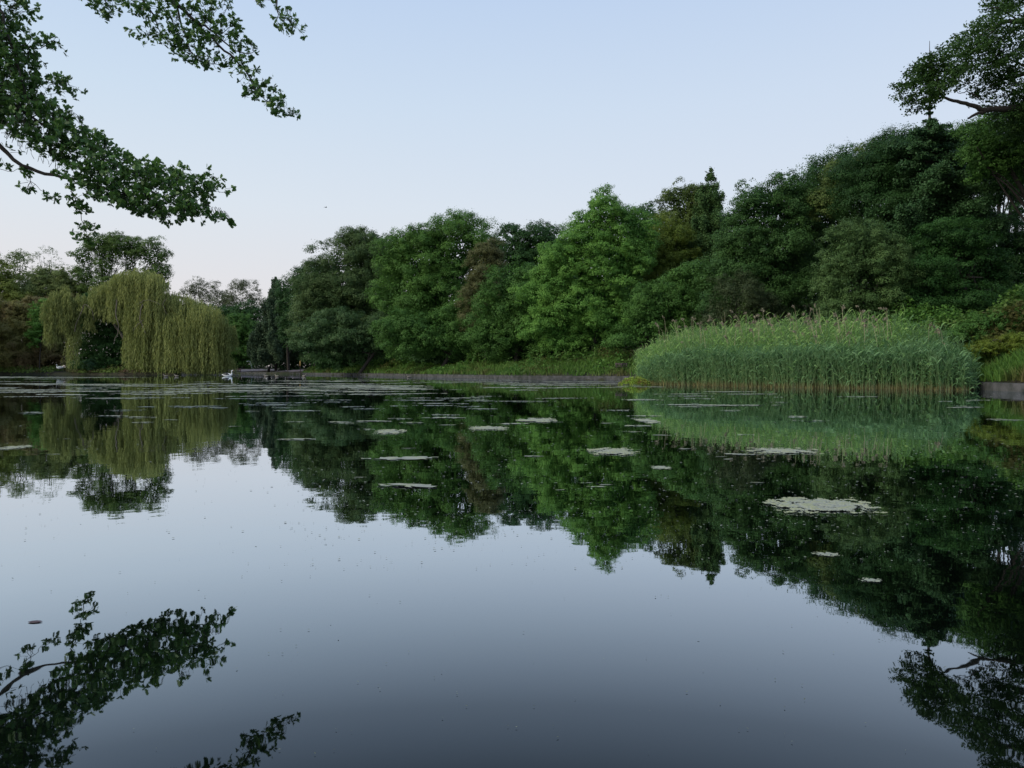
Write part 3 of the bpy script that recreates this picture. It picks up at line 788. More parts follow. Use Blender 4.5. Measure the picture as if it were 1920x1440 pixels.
def near_oak():
    rng = np.random.default_rng(80)
    D1, D2 = 12.2, 13.0
    gx = -12.6
    base = np.array([-17.0, 12.5, float(gz(-17.0, 12.5))])
    o = empty('oak_tree', base)
    low = [(-120, -20), (30, -20), (25, 30), (22, 60), (45, 80), (60, 110), (60, 150), (82, 190), (105, 197), (112, 222), (132, 200), (143, 215), (140, 235), (165, 240), (195, 255), (215, 262), (222, 285),
           (225, 305), (265, 300), (300, 306), (330, 318), (345, 335), (362, 322), (385, 332), (412, 328), (415, 345), (395, 352), (385, 372), (375, 385), (400, 398), (430, 402), (410, 414), (370, 398), (350, 412),
           (318, 400), (310, 424), (298, 415), (285, 405), (242, 400), (235, 385), (205, 386), (190, 365), (155, 365), (140, 350), (128, 325), (100, 300), (52, 270), (20, 240), (0, 232), (-120, 215)]
    spr = [([(66, 62), (78, 72), (95, 62), (112, 72), (108, 84), (112, 95), (95, 96), (86, 88), (74, 100), (64, 82)], 10, D1),
           ([(62, 135), (78, 148), (92, 132), (115, 136), (135, 150), (148, 163), (130, 170), (112, 175), (95, 165), (70, 160)], 10, D1),
           ([(138, 368), (148, 372), (158, 392), (150, 402), (140, 395), (134, 380)], 7, D1),
           ([(150, 412), (168, 420), (182, 430), (178, 440), (165, 438), (166, 462), (156, 460), (152, 440), (150, 425)], 8, D1),
           ([(78, 355), (100, 365), (106, 372), (90, 374)], 8, D1), ([(48, 348), (56, 348), (56, 361), (49, 361)], 7, D1), ([(0, 262), (18, 275), (12, 282), (0, 278)], 8, D1),
           ([(10, 312), (30, 305), (60, 320), (66, 336), (50, 335)], 13, D1),
           ([(56, -10), (72, -10), (60, 22), (50, 26), (40, 12)], 10, D1),
           ([(155, -10), (228, -10), (230, 8), (222, 28), (200, 40), (188, 38), (178, 22), (160, 8)], 11, D2),
           ([(236, -10), (300, -10), (305, 50), (320, 75), (300, 90), (275, 80), (250, 78), (246, 62), (270, 60), (255, 30), (238, 15)], 12, D2),
           ([(300, -10), (438, -10), (448, 30), (452, 66), (482, 82), (478, 100), (462, 112), (480, 125), (505, 140), (525, 150), (520, 164), (498, 160), (478, 178), (462, 178), (446, 168), (440, 150), (424, 128),
             (395, 128), (362, 122), (335, 122), (330, 112), (318, 85), (310, 50)], 11.5, D2),
           ([(490, 180), (505, 178), (512, 184), (528, 176), (530, 190), (552, 196), (555, 208), (540, 212), (522, 222), (510, 208), (496, 198)], 9, D2),
           ([(508, 36), (520, 42), (532, 38), (545, 26), (560, 34), (574, 42), (566, 56), (552, 62), (538, 52), (522, 54), (512, 48)], 8.5, D2), ([(476, -8), (492, -8), (490, 4), (478, 3)], 8, D2),
           ([(508, -10), (520, -10), (528, 24), (518, 26)], 10, D2)]
    groups = [(low, 5.2, D1, .36)] + [(p, st, d_, 0.0) for p, st, d_ in spr]
    twigs, LP, LN, LS, LT, TT = [], [], [], [], [], []
    def limb(pth, D, r0, r1, dy=0.0):
        pp = smooth_path([W(a, b, D) + [0, dy, 0] for a, b in pth], 4, .01, rng)
        twigs.append(tube_arrays(pp, np.linspace(r0, r1, len(pp)), 6))
        return pp
    L = []
    L.append(limb([(-620, 250), (-300, 160), (-60, 232), (0, 276), (28, 303), (80, 323), (150, 337), (215, 358), (270, 368)], D1, .055, .008, .05))
    L.append(limb([(-300, 160), (-100, 130), (20, 195), (100, 250), (200, 300), (300, 345), (380, 350)], D1, .03, .005, .25))
    L.append(limb([(-300, 160), (-60, 20), (10, 20), (40, 110), (70, 200)], D1, .04, .008, -.2))
    L.append(limb([(60, 205), (90, 215), (125, 205)], D1, .012, .005))
    L.append(limb([(128, 335), (134, 355), (140, 372), (152, 400), (158, 440)], D1, .010, .004))
    L.append(limb([(36, 312), (52, 330), (70, 350), (95, 368)], D1, .006, .003)); L.append(limb([(-30, 318), (0, 318), (25, 320), (40, 312)], D1, .005, .003))
    L.append(limb([(45, 85), (75, 90), (105, 70)], D1, .008, .003)); L.append(limb([(55, 145), (90, 155), (140, 163)], D1, .008, .003))
    L.append(limb([(-620, 150), (0, -250), (150, -90), (310, -5), (345, 20), (370, 45), (410, 85), (450, 122), (475, 160), (500, 190), (540, 203)], D2, .045, .002))
    L.append(limb([(250, -60), (262, -10), (285, 25), (300, 60)], D2, .03, .006)); L.append(limb([(370, 45), (400, 60), (440, 95), (475, 98)], D2, .02, .005)); L.append(limb([(330, 10), (345, 60), (360, 100), (400, 120)], D2, .02, .005))
    L.append(limb([(150, -90), (180, -30), (210, 20)], D2, .03, .004)); L.append(limb([(310, -5), (430, -60), (510, -20), (520, 22), (545, 40)], D2, .03, .004))
    allp = np.concatenate(L)
    for poly, step, D, dep in groups:
        q = poly_fill(rng, poly, step if dep else step * .72, *((.24, .028, 4) if dep else (0,)))
        if not dep: dep = .16
        for a, b in q:
            c = W(a, b, D) + [0, rng.normal() * dep, 0]
            # twig to the nearest limb point
            dd = np.linalg.norm(allp - c, axis=1); j = int(dd.argmin())
            if dd[j] < 1.2:
                e = allp[j]; mid = (c + e) / 2 + rng.normal(size=3) * .04 * dd[j]
                if dd[j] > .12:
                    vv = c - e
                    st = e + vv * max(0.0, 1 - .20 / dd[j])
                    twigs.append(tube_arrays([st, (st + c) / 2 + rng.normal(size=3) * .02, c], [.0045, .003, .002], 3))
            m = rng.integers(5, 9)
            ax = nrm(rng.normal(size=3) * [1, .8, .5] + [.45, 0, -.05])
            ang = rng.uniform(0, 6.28, m)
            u = nrm(np.cross(ax, [.2, .3, 1])); v = np.cross(ax, u)
            rd = np.cos(ang)[:, None] * u + np.sin(ang)[:, None] * v
            tl = nrm(ax * rng.uniform(.25, 1.0, (m, 1)) + rd * .8)
            sz = rng.uniform(.055, .100, m)
            LP.append(c + tl * sz[:, None] * .55 - ax * rng.uniform(0, .05, (m, 1)))
            nn = ax * .8 - rd * .5 + rng.normal(size=(m, 3)) * .35 + [0, 0, .35]
            LN.append(nn); LS.append(sz); TT.append(tl)
            LT.append(np.clip(.5 * rng.uniform() + .5 * rng.uniform(size=m), 0, 1))
    P = np.concatenate(LP)
    V, Fc, A = leaf_arrays(rng, P - base, np.concatenate(LN), np.concatenate(LS), np.concatenate(LT), OAK, np.concatenate(TT), bend=.25)
    link('crown', mesh_np('crown', V, Fc, A), G_OAK, o)
    # the rest of the crown above and left of the frame
    E = [(np.array([-16.5, 12.8, 8.6]), np.array([3.6, 3.4, 2.4])), (np.array([-19.5, 13, 7.6]), np.array([3.2, 3.2, 2.6])), (np.array([-17.5, 15.5, 9.2]), np.array([3, 2.6, 2.2]))]
    P, N, S, T = crown_arrays(rng, E, .8, .16, 1.6, .6, inner=.3)
    V, Fc, A = leaf_arrays(rng, P - base, N, S, T)
    link('upper_crown', mesh_np('upper_crown', V, Fc, A), G_OAK, o)
    twigs.append(tube_arrays(smooth_path([base - [0, 0, .3], base + [.1, 0, 2.2], base + [.3, 0, 4.5], base + [.2, .2, 7.5]], 4), np.linspace(.42, .12, 13), 9))
    e0 = W(-620, 250, D1) + [0, .05, 0]; e1 = W(-620, 150, D2)
    twigs.append(tube_arrays([base + [.1, 0, 2.4], (base + [.1, 0, 2.4] + e0) / 2 + [0, 0, .1], e0], [.2, .16, .11], 6))
    twigs.append(tube_arrays([base + [.2, 0, 3.4], (base + [.2, 0, 3.4] + e1) / 2 + [0, 0, .1], e1], [.2, .16, .12], 6))
    V, Fc, A = join(twigs)
    link('trunk', mesh_np('trunk', V - base, Fc, smooth=True), M_BARK, o)
    tag(o, 'oak with lobed leaves whose boughs hang in from the top left over the water', 'tree')
near_oak()

def right_oak():
    rng = np.random.default_rng(81)
    D = 41.0
    b = W(2090, 600, D); base = np.array([b[0], D, float(gz(b[0], D))])
    o = empty('oak_tree', base)
    big = [(1838, 0), (1830, 22), (1842, 38), (1812, 42), (1800, 50), (1782, 62), (1778, 92), (1786, 100), (1775, 122), (1768, 140), (1786, 152), (1805, 140), (1815, 158), (1838, 150), (1850, 172), (1845, 190),
           (1866, 196), (1885, 178), (1905, 168), (1925, 162), (2080, 190), (2160, 60), (2100, -70), (1900, -60)]
    clus = [(1683, 145), (1700, 132), (1708, 112), (1722, 104), (1745, 106), (1768, 115), (1778, 135), (1776, 160), (1758, 175), (1750, 188), (1728, 200), (1712, 202), (1706, 186), (1690, 178)]
    clus = [(a + 16 - (a - 1683) * .12, b) for a, b in clus]; big = [(a + 14, b) for a, b in big]
    edge = [(1890, 205), (1905, 172), (1935, 165), (2000, 200), (1990, 260), (1900, 240)]
    LP, LN, LS, LT = [], [], [], []
    for poly, step, thr in [(big, 6.6, .455), (clus, 5.2, .42), (edge, 6.0, 0)]:
        q = poly_fill(rng, poly, step * .80, thr, .045, 9)
        for a, b2 in q:
            c = W(a, b2, D) + [0, rng.normal() * 1.2, 0]
            m = 32
            ax = np.array([1, 0, .35])
            pp = c + rng.normal(size=(m, 3)) * [.12, .15, .08] + rng.normal(size=(m, 1)) * ax * .13
            LP.append(pp); LN.append(rng.normal(size=(m, 3)) * .5 + [0, -.1, .7]); LS.append(rng.uniform(.10, .17, m))
            LT.append(np.clip(.5 * rng.uniform() + .5 * rng.uniform(size=m), 0, 1))
    P = np.concatenate(LP)
    V, Fc, A = leaf_arrays(rng, P - base, np.concatenate(LN), np.concatenate(LS), np.concatenate(LT))
    link('crown', mesh_np('crown', V, Fc, A), leaf_mat('oak_leaf_dark', (.018, .036, .013), (.042, .072, .024)), o)
    tw = []
    for pth, r0, r1 in [([(2090, 620), (2085, 420), (2070, 260), (2060, 80), (2040, -60)], .55, .15), ([(2070, 300), (1980, 215), (1900, 204), (1848, 206), (1825, 198), (1795, 190), (1768, 182), (1765, 165)], .22, .035),
                        ([(1900, 203), (1860, 206), (1835, 212), (1815, 222)], .16, .05), ([(1768, 182), (1750, 185), (1728, 195)], .05, .02), ([(1772, 184), (1762, 170), (1755, 140), (1735, 115)], .05, .02),
                        ([(2060, 100), (1980, 50), (1900, 40), (1860, 52), (1830, 70)], .20, .03), ([(2060, 160), (1980, 130), (1920, 140), (1880, 150), (1850, 165)], .16, .03), ([(1920, 45), (1880, 20), (1850, 15)], .06, .02),
                        ([(1835, 185), (1815, 172), (1800, 175), (1790, 170)], .035, .012), ([(1870, 50), (1830, 90), (1800, 120)], .05, .02), ([(1940, 135), (1890, 110), (1840, 120), (1800, 130)], .06, .02)]:
        pp = smooth_path([W(a, b2, D) for a, b2 in pth], 4, .02, rng)
        tw.append(tube_arrays(pp, np.linspace(r0, r1, len(pp)), 7))
    V, Fc, A = join(tw)
    link('trunk', mesh_np('trunk', V - base, Fc, smooth=True), M_BARK, o)
    tag(o, 'big oak reaching in from the top right with a long bare limb', 'tree')
right_oak()

# ------------------------------------------------------------------ bank vegetation
def blades(rng, X, Y, Z, H, wd, lean, tint, seg=3):
    n = len(X)
    a = rng.uniform(0, 6.283, n)
    dx, dy = np.cos(a) * lean * H, np.sin(a) * lean * H
    b = rng.uniform(-.9, .9, n)
    sx, sy = np.cos(b) * wd, np.sin(b) * wd
    V = np.zeros((n, 2 * seg + 2, 3)); 
    for i in range(seg + 1):
        t = i / seg; w = 1 - .9 * t ** 1.5
        for j, sgn in enumerate((-1, 1)):
            V[:, 2 * i + j, 0] = X + dx * t * t + sgn * sx * w * .5
            V[:, 2 * i + j, 1] = Y + dy * t * t + sgn * sy * w * .5
            V[:, 2 * i + j, 2] = Z + H * (t - .18 * lean * t * t)
    k = 2 * seg + 2
    base = (np.arange(n) * k)[:, None, None]
    f = np.array([[2 * i, 2 * i + 1, 2 * i + 3, 2 * i + 2] for i in range(seg)])[None]
    return V.reshape(-1, 3), (base + f).reshape(-1, 4), np.repeat(tint, k)

def bank():
    rng = np.random.default_rng(100)
    # grass strip behind the kerb, from the pond corner round to the right edge
    n = 260000
    y = rng.uniform(22, 150, n) ** 1.0
    x = rng.uniform(-52, 40, n)
    d = pond_sd(x, y)
    k = (d > .4) & (d < 9) & (x > -.72 * y) & (x < .72 * y) & ((x > -34) | (y < 120))
    k &= rng.uniform(size=n) < np.clip(70 / y, .3, 1) 
    x, y, d = x[k], y[k], d[k]
    xe = rng.uniform(17, 29, 60000); ye = rng.uniform(22, 44, 60000); de = pond_sd(xe, ye); ke = (de > .35) & (de < 7)
    x = np.concatenate([x, xe[ke]]); y = np.concatenate([y, ye[ke]]); d = np.concatenate([d, de[ke]])
    X = x + rng.normal(size=len(x)) * .1; Y = y + rng.normal(size=len(x)) * .1
    nn = fbm(X * .5, Y * .5, 8); n2 = fbm(X * .22, Y * .22, 31)
    H = (.30 + .75 * nn) * rng.uniform(.5, 1.15, len(X)) * (.7 + .3 * sstep(.4, 2, d))
    Z = gz(X, Y) - .05
    t = np.clip(.5 * n2 + .5 * rng.uniform(size=len(X)), 0, 1)
    V, Fc, A = blades(rng, X, Y, Z, H, .035 + .0007 * Y, rng.uniform(.1, .6, len(X)), t)
    o = link('bank_grass', mesh_np('bank_grass', V, Fc, A), leaf_mat('bank_grass', (.032, .068, .016), (.090, .140, .034), trans=.3, stain=((.11, .10, .035), .35)))
    tag(o, kind='stuff')
    # herb layer: broad leaves, brambles and bracken on the slope
    n = 90000
    y = rng.uniform(22, 135, n); x = rng.uniform(-42, 45, n)
    d = pond_sd(x, y)
    dens = fbm(x * .35, y * .35, 12)
    xe = rng.uniform(14, 40, 60000); ye = rng.uniform(24, 52, 60000)
    x = np.concatenate([x, xe]); y = np.concatenate([y, ye]); d = pond_sd(x, y); dens = fbm(x * .35, y * .35, 12); dens = np.where(x > 15, dens + .10, dens)
    k = (d > .9) & (d < np.where(x > 14, 9, 12)) & (x > -.72 * y) & (x < .72 * y) & (dens > .46) & ((x > -34) | (y < 120))
    x, y, d, dens = x[k], y[k], d[k], dens[k]
    hh = (dens - .40) * 3.6 * np.clip(d / 3, .35, 1.6)
    rep = 5
    X = np.repeat(x, rep) + rng.normal(size=len(x) * rep) * .15; Y = np.repeat(y, rep) + rng.normal(size=len(x) * rep) * .15
    Z = gz(X, Y) + np.repeat(hh, rep) * rng.uniform(.15, 1, len(X)) ** .6
    P = np.stack([X, Y, Z], -1); m = len(P)
    N = rng.normal(size=(m, 3)) * .45 + [0, -.15, .8]
    t = np.clip(.6 * np.repeat(rng.uniform(size=len(x)), rep) + .4 * rng.uniform(size=m), 0, 1)
    V, Fc, A = leaf_arrays(rng, P, N, rng.uniform(.10, .22, m) * (.7 + Y / 110), t)
    o = link('undergrowth', mesh_np('undergrowth', V, Fc, A), leaf_mat('undergrowth', (.026, .060, .016), (.070, .125, .030), stain=((.085, .085, .025), .22)))
    tag(o, kind='stuff')
    # left bank low growth
    n = 26000
    x = rng.uniform(-100, -46, n); y = rng.uniform(112, 136, n)
    d = pond_sd(x, y); k = (d > .05) & (d < 8) & (x > -.72 * y) & ~((np.abs(x + .589 * y) < 1.0) & (y < 127))
    x, y, d = x[k], y[k], d[k]
    h = (.3 + 1.1 * fbm(x * .4, y * .4, 17)) * np.clip(.35 + d * .3, 0, 1.1)
    Z = gz(x, y) + h * rng.uniform(0, 1, len(x)) ** .7
    P = np.stack([x, y, Z], -1)
    V, Fc, A = leaf_arrays(rng, P, rng.normal(size=P.shape) * .5 + [0, -.3, .6], rng.uniform(.2, .38, len(x)), rng.uniform(size=len(x)))
    o = link('waterside_weeds', mesh_np('waterside_weeds', V, Fc, A), leaf_mat('waterside_weeds', (.045, .066, .018), (.095, .12, .036), stain=((.09, .055, .035), .3)))
    tag(o, kind='stuff')
bank()

tree('bramble_bush', 'leafy green bramble bush on the slope right of the reeds', 'bush', 36,
     [(1850, 620, 50, 22), (1900, 610, 50, 28), (1960, 600, 60, 40), (1800, 632, 30, 14)], G_MID, 35, lobe=.4, leaf=.10, trunk_r=.05, inner=.5)
tree('bramble_bush', 'rust and yellow green bracken patch above the grass at the right edge', 'bush', 32.5,
     [(1870, 652, 34, 12), (1905, 648, 30, 16), (1840, 655, 22, 9), (1950, 650, 40, 20)],
     leaf_mat('bracken', (.07, .075, .012), (.11, .14, .028), stain=((.12, .095, .025), .9)), 36, lobe=.28, leaf=.075, trunk_r=.03, inner=.5)

# ------------------------------------------------------------------ reeds
REED_FRONT = np.array([(6.6, 47.5), (8.0, 39.8), (10.7, 35.0), (13.1, 32.4), (15.6, 30.6), (17.6, 29.7), (18.4, 29.6)], float)
def reeds():
    rng = np.random.default_rng(110)
    n = 90000
    x = rng.uniform(6, 20, n); y = rng.uniform(28.5, 56, n)
    fy = np.interp(x, REED_FRONT[:, 0], REED_FRONT[:, 1])
    dep = y - fy + (fbm(x * 1.2, x * 0 + 3, 4) - .5) * 1.2
    d = pond_sd(x, y)
    k = (dep > 0) & (d < .9) & (dep < 12.5)
    k &= (x > (.162 + .02 * rng.uniform(size=n)) * y) & (x < (.605 - .012 * rng.uniform(size=n)) * y)
    k &= rng.uniform(size=n) < np.where(dep < 2.0, .75, .45)
    x, y, dep, d = x[k], y[k], dep[k], d[k]
    n = len(x)
    edge = sstep(.120, .25, x / y) ** .8 * (1 - .55 * sstep(.535, .62, x / y))
    H = (1.75 + 1.5 * sstep(0, 8, dep)) * (.42 + .58 * edge) * rng.uniform(.68, 1.16, n) * (.86 + .28 * fbm(x * 2.1, y * 2.1, 51, 2)) * (1 - .62 * sstep(.572, .608, x / y + .010 * rng.normal(size=n)))
    H *= (.93 + .14 * fbm(x * .9, y * .9, 21))
    z0 = np.where(d > 0, .28, -.1)
    X, Y = x, y
    # stems
    leanx = rng.normal(size=n) * .12 + .18 * (fbm(x * 1.3, y * 1.3, 61, 2) - .45); leany = rng.normal(size=n) * .08
    parts = []
    w = .014
    V = np.zeros((n, 6, 3))
    for i, t in enumerate((0, .5, 1)):
        for j, sgn in enumerate((-1, 1)):
            V[:, 2 * i + j, 0] = X + leanx * H * t ** 1.5 + sgn * w * (1 - .6 * t); V[:, 2 * i + j, 1] = Y + leany * H * t ** 1.5; V[:, 2 * i + j, 2] = z0 + H * .9 * t
    f = np.array([[0, 1, 3, 2], [2, 3, 5, 4]])[None] + (np.arange(n) * 6)[:, None, None]
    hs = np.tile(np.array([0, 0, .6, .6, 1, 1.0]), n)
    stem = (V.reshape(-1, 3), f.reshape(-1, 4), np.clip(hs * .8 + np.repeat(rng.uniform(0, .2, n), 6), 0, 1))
    root = empty('reed_bed', (13, 36, 0)); org = np.array([13, 36, 0.0])
    m, nn, oo = new_mat('reed_stem')
    at = nn.nodes.new('ShaderNodeAttribute'); at.attribute_name = 'tint'
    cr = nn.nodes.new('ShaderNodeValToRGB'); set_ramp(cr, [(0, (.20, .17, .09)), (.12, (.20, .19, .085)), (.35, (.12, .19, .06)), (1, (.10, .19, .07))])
    p = nn.nodes.new('ShaderNodeBsdfPrincipled'); p.inputs['Roughness'].default_value = .6
    nn.links.new(at.outputs['Fac'], cr.inputs[0]); nn.links.new(cr.outputs[0], p.inputs['Base Color']); nn.links.new(p.outputs[0], oo.inputs[0])
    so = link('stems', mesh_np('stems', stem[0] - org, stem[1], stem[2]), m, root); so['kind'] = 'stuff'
    # leaves: long arching ribbons leaving the stem, mostly blown to the right
    rep = 8
    I = np.repeat(np.arange(n), rep); q = len(I)
    hfrac = rng.uniform(.16, 1.0, q)
    keep = (hfrac > .30) | (rng.uniform(size=q) < .55)
    I, hfrac = I[keep], hfrac[keep]; q = len(I)
    bx = X[I] + leanx[I] * H[I] * hfrac ** 1.5; by = Y[I] + leany[I] * H[I] * hfrac ** 1.5; bz = z0[I] + H[I] * .9 * hfrac
    a = rng.normal(size=q) * 1.0 + rng.choice([0.0, 0.0, math.pi], q)
    L = rng.uniform(.30, .62, q)
    dx, dy = np.cos(a), np.sin(a) * .8
    rise = rng.uniform(.45, 1.0, q); drop = rng.uniform(.3, 1.3, q)
    wd = rng.uniform(.018, .038, q)
    ori = rng.uniform(-.6, .6, q)
    seg = 3
    V = np.zeros((q, 8, 3))
    for i in range(4):
        t = i / 3; ww = [.7, 1, .75, .08][i]
        cx = bx + dx * L * t * .55; cy = by + dy * L * t * .55; cz = bz + L * (rise * t - drop * t ** 3 * .6)
        for j, sgn in enumerate((-1, 1)):
            V[:, 2 * i + j, 0] = cx + sgn * wd * ww * (-dy * .5 + .2); V[:, 2 * i + j, 1] = cy + sgn * wd * ww * dx * .6; V[:, 2 * i + j, 2] = cz + sgn * wd * ww * ori * 1.6
    f = np.array([[2 * i, 2 * i + 1, 2 * i + 3, 2 * i + 2] for i in range(3)])[None] + (np.arange(q) * 8)[:, None, None]
    # sky light put into leaf colour: front rows glaucous, rows behind yellow green
    row_light = sstep(.4, 5.5, dep + 3.0 * (fbm(X * .9, Y * .9, 33) - .5) + rng.normal(size=n) * .9 - .9 * sstep(14, 18, X) * 1.5)
    tnt = np.clip(row_light[I] * .62 + rng.uniform(0, .38, q), 0, 1)
    m, nn, oo = new_mat('reed_leaf')
    at = nn.nodes.new('ShaderNodeAttribute'); at.attribute_name = 'tint'
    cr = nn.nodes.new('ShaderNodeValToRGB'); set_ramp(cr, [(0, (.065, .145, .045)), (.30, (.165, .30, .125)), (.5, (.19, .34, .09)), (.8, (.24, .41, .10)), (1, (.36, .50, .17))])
    p = nn.nodes.new('ShaderNodeBsdfPrincipled'); p.inputs['Roughness'].default_value = .5; p.inputs['Specular IOR Level'].default_value = .3
    tr = nn.nodes.new('ShaderNodeBsdfTranslucent'); ms = nn.nodes.new('ShaderNodeMixShader'); ms.inputs[0].default_value = .38
    nn.links.new(at.outputs['Fac'], cr.inputs[0]); nn.links.new(cr.outputs[0], p.inputs['Base Color']); nn.links.new(cr.outputs[0], tr.inputs[0])
    nn.links.new(p.outputs[0], ms.inputs[1]); nn.links.new(tr.outputs[0], ms.inputs[2]); nn.links.new(ms.outputs[0], oo.inputs[0])
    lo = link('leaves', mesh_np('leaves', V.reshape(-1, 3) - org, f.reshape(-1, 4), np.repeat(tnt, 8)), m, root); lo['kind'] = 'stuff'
    # pale old stalks with plumes
    m = leaf_mat('dry_reed', (.12, .085, .085), (.24, .19, .18), trans=.1)
    parts = []
    xs_ = np.concatenate([rng.uniform(8.6, 19.0, 85), rng.normal(14.2, 1.6, 40)])
    cnt = 0
    for x_ in xs_:
        fy_ = float(np.interp(x_, REED_FRONT[:, 0], REED_FRONT[:, 1]))
        y_ = fy_ + rng.uniform(3.0, 9.0)
        if pond_sd(np.array([x_]), np.array([y_]))[0] > .8: continue
        e = float(sstep(5.8, 9.0, x_) * (1 - .55 * sstep(17.2, 19.5, x_)))
        h = (1.75 + 1.5 * float(sstep(0, 8, y_ - fy_))) * (.42 + .58 * e) + rng.uniform(-.05, .85)
        b = rng.normal() * .12 - .12
        pts = smooth_path([(x_, y_, 0), (x_ + b * .3, y_, h * .55), (x_ + b * 1.2, y_, h * .92), (x_ + b * 1.9, y_, h)], 3)
        V1, F1, A1 = tube_arrays(pts, np.linspace(.013, .006, len(pts)), 3)
        parts.append((V1, F1, A1 + rng.uniform(.4, 1)))
        if rng.uniform() < .75:
            k = rng.integers(12, 34); t = rng.uniform(0, 1, k)
            P = pts[-1] + np.stack([np.sign(b) * t * .10 + rng.normal(size=k) * .025, rng.normal(size=k) * .03, -t * .05 + (rng.uniform() - .35) * .3 * t + rng.normal(size=k) * .03], -1)
            V2, F2, A2 = leaf_arrays(rng, P, rng.normal(size=(k, 3)) + [0, -1, 0], rng.uniform(.05, .10, k), rng.uniform(0, .5, k), T=np.tile([[np.sign(b) * .5, 0, .8]], (k, 1)) + rng.normal(size=(k, 3)) * .3)
            parts.append((V2, F2, A2))
    V, Fc, A = join(parts)
    po = link('seed_heads', mesh_np('seed_heads', V - org, Fc, A), m, root); po['kind'] = 'stuff'
    # brown litter at the feet
    n = 9000
    ii = rng.integers(0, len(X), n * 3); ii = ii[dep[ii] < 3][:n]; n = len(ii)
    V, Fc, A = blades(rng, X[ii] + rng.normal(size=n) * .1, Y[ii], np.full(n, -.03), rng.uniform(.1, .36, n), .02, rng.uniform(.1, .9, n), rng.uniform(size=n), 2)
    bo = link('dead_stubble', mesh_np('dead_stubble', V - org, Fc, A), leaf_mat('stubble', (.050, .036, .022), (.150, .115, .062), trans=.1), root); bo['kind'] = 'stuff'
    tag(root, 'tall green reed bed with pale feathery seed heads growing out of the water on the right', 'reeds', None, 'stuff')
reeds()

def weed_clump():
    rng = np.random.default_rng(120)
    D = 41.0
    base = W(1190, 722, D); base[2] = 0.0
    o = empty('water_plant', base)
    n = 2600
    x = rng.normal(size=n) * .5; y = rng.normal(size=n) * .7
    k = (x / .85) ** 2 + (y / 1.2) ** 2 < 1
    x, y = x[k], y[k]; n = len(x)
    hh = .42 * (1 - (x / .95) ** 2 - (y / 1.4) ** 2).clip(.05, 1) * (.7 + .6 * fbm(x * 4 + 9, y * 4 + 9, 2))
    P = np.stack([x, y, hh * rng.uniform(.2, 1, n)], -1)
    V, Fc, A = leaf_arrays(rng, P, rng.normal(size=(n, 3)) * .5 + [0, -.3, .7], rng.uniform(.05, .12, n), rng.uniform(size=n))
    link('foliage', mesh_np('foliage', V, Fc, A), leaf_mat('water_plant', (.09, .12, .018), (.20, .24, .045), stain=((.15, .11, .03), 3)), o)
    st = []
    for _ in range(14):
        a = rng.uniform(0, 6.28); r = rng.uniform(.5, 1.1)
        st.append(tube_arrays([(0, 0, .05), (math.cos(a) * r * .5, math.sin(a) * r * .5, .25), (math.cos(a) * r, math.sin(a) * r, .06)], [.012, .01, .005], 4))
    V, Fc, A = join(st)
    link('stems', mesh_np('stems', V, Fc, smooth=True), M_BARKL, o)
    tag(o, 'low yellow green leafy water plant clump at the left tip of the reeds', 'plant')
weed_clump()

# ------------------------------------------------------------------ floating mats
def mat_arrays(rng, cx, cy, rx, ry, cell, seed, ang=0.0, thr=.5, z=.006, lace=1.0):
    nx_ = max(4, int(2.4 * rx / cell)); ny_ = max(4, int(2.4 * ry / cell))
    if nx_ * ny_ > 16000:
        f = math.sqrt(nx_ * ny_ / 16000); nx_ = int(nx_ / f); ny_ = int(ny_ / f)
    gx = np.linspace(-1.2, 1.2, nx_ + 1) * rx; gy = np.linspace(-1.2, 1.2, ny_ + 1) * ry
    GX_, GY_ = np.meshgrid(gx, gy)
    JX = GX_ + rng.uniform(-.42, .42, GX_.shape) * (gx[1] - gx[0]); JY = GY_ + rng.uniform(-.42, .42, GX_.shape) * (gy[1] - gy[0])
    fx = 5.0 / max(rx, ry)
    nz = fbm(GX_ * fx + seed * 3.1, GY_ * fx + seed * 1.7, seed, 5)
    n2 = fbm(GX_ * fx * 5 + seed, GY_ * fx * 5, seed + 5, 3)
    r = np.sqrt((GX_ / rx) ** 2 + (GY_ / ry) ** 2)
    v = (nz - .5) * 2.3 + (n2 - .5) * lace + (1 - r) * .9
    keepv = v
    am = min(1.0, rx * 5)
    Z = z * am + (np.clip(v, 0, 1) * .007 + (n2 - .5) * .006) * am
    Z = np.maximum(Z, z * .5)
    ca, sa = math.cos(ang), math.sin(ang)
    V = np.stack([cx + JX * ca - JY * sa, cy + JX * sa + JY * ca, Z], -1).reshape(-1, 3)
    ii = np.arange(V.shape[0]).reshape(ny_ + 1, nx_ + 1)
    Fc = np.stack([ii[:-1, :-1], ii[:-1, 1:], ii[1:, 1:], ii[1:, :-1]], -1).reshape(-1, 4)
    kv = (keepv[:-1, :-1] + keepv[1:, 1:]).ravel() / 2
    Fc = Fc[kv > (thr - .5)]
    if not len(Fc): return None
    used, inv = np.unique(Fc, return_inverse=True)
    A = np.clip(nz + (n2 - .5) * .8, 0, 1).ravel()[used]
    return V[used], inv.reshape(-1, 4), A

def algae_mat():
    m, n, o = new_mat('dry_algae')
    at = n.nodes.new('ShaderNodeAttribute'); at.attribute_name = 'tint'
    cr = n.nodes.new('ShaderNodeValToRGB'); set_ramp(cr, [(.25, (.17, .18, .15)), (.5, (.26, .28, .225)), (.75, (.25, .27, .15))])
    p = n.nodes.new('ShaderNodeBsdfPrincipled'); p.inputs['Roughness'].default_value = .65
    n.links.new(at.outputs['Fac'], cr.inputs[0]); n.links.new(cr.outputs[0], p.inputs['Base Color']); n.links.new(p.outputs[0], o.inputs[0])
    return m
M_ALG = algae_mat()
def wpos(px, py):
    D = F * CH / (py - HZ)
    return (px - 960) / F * D, D

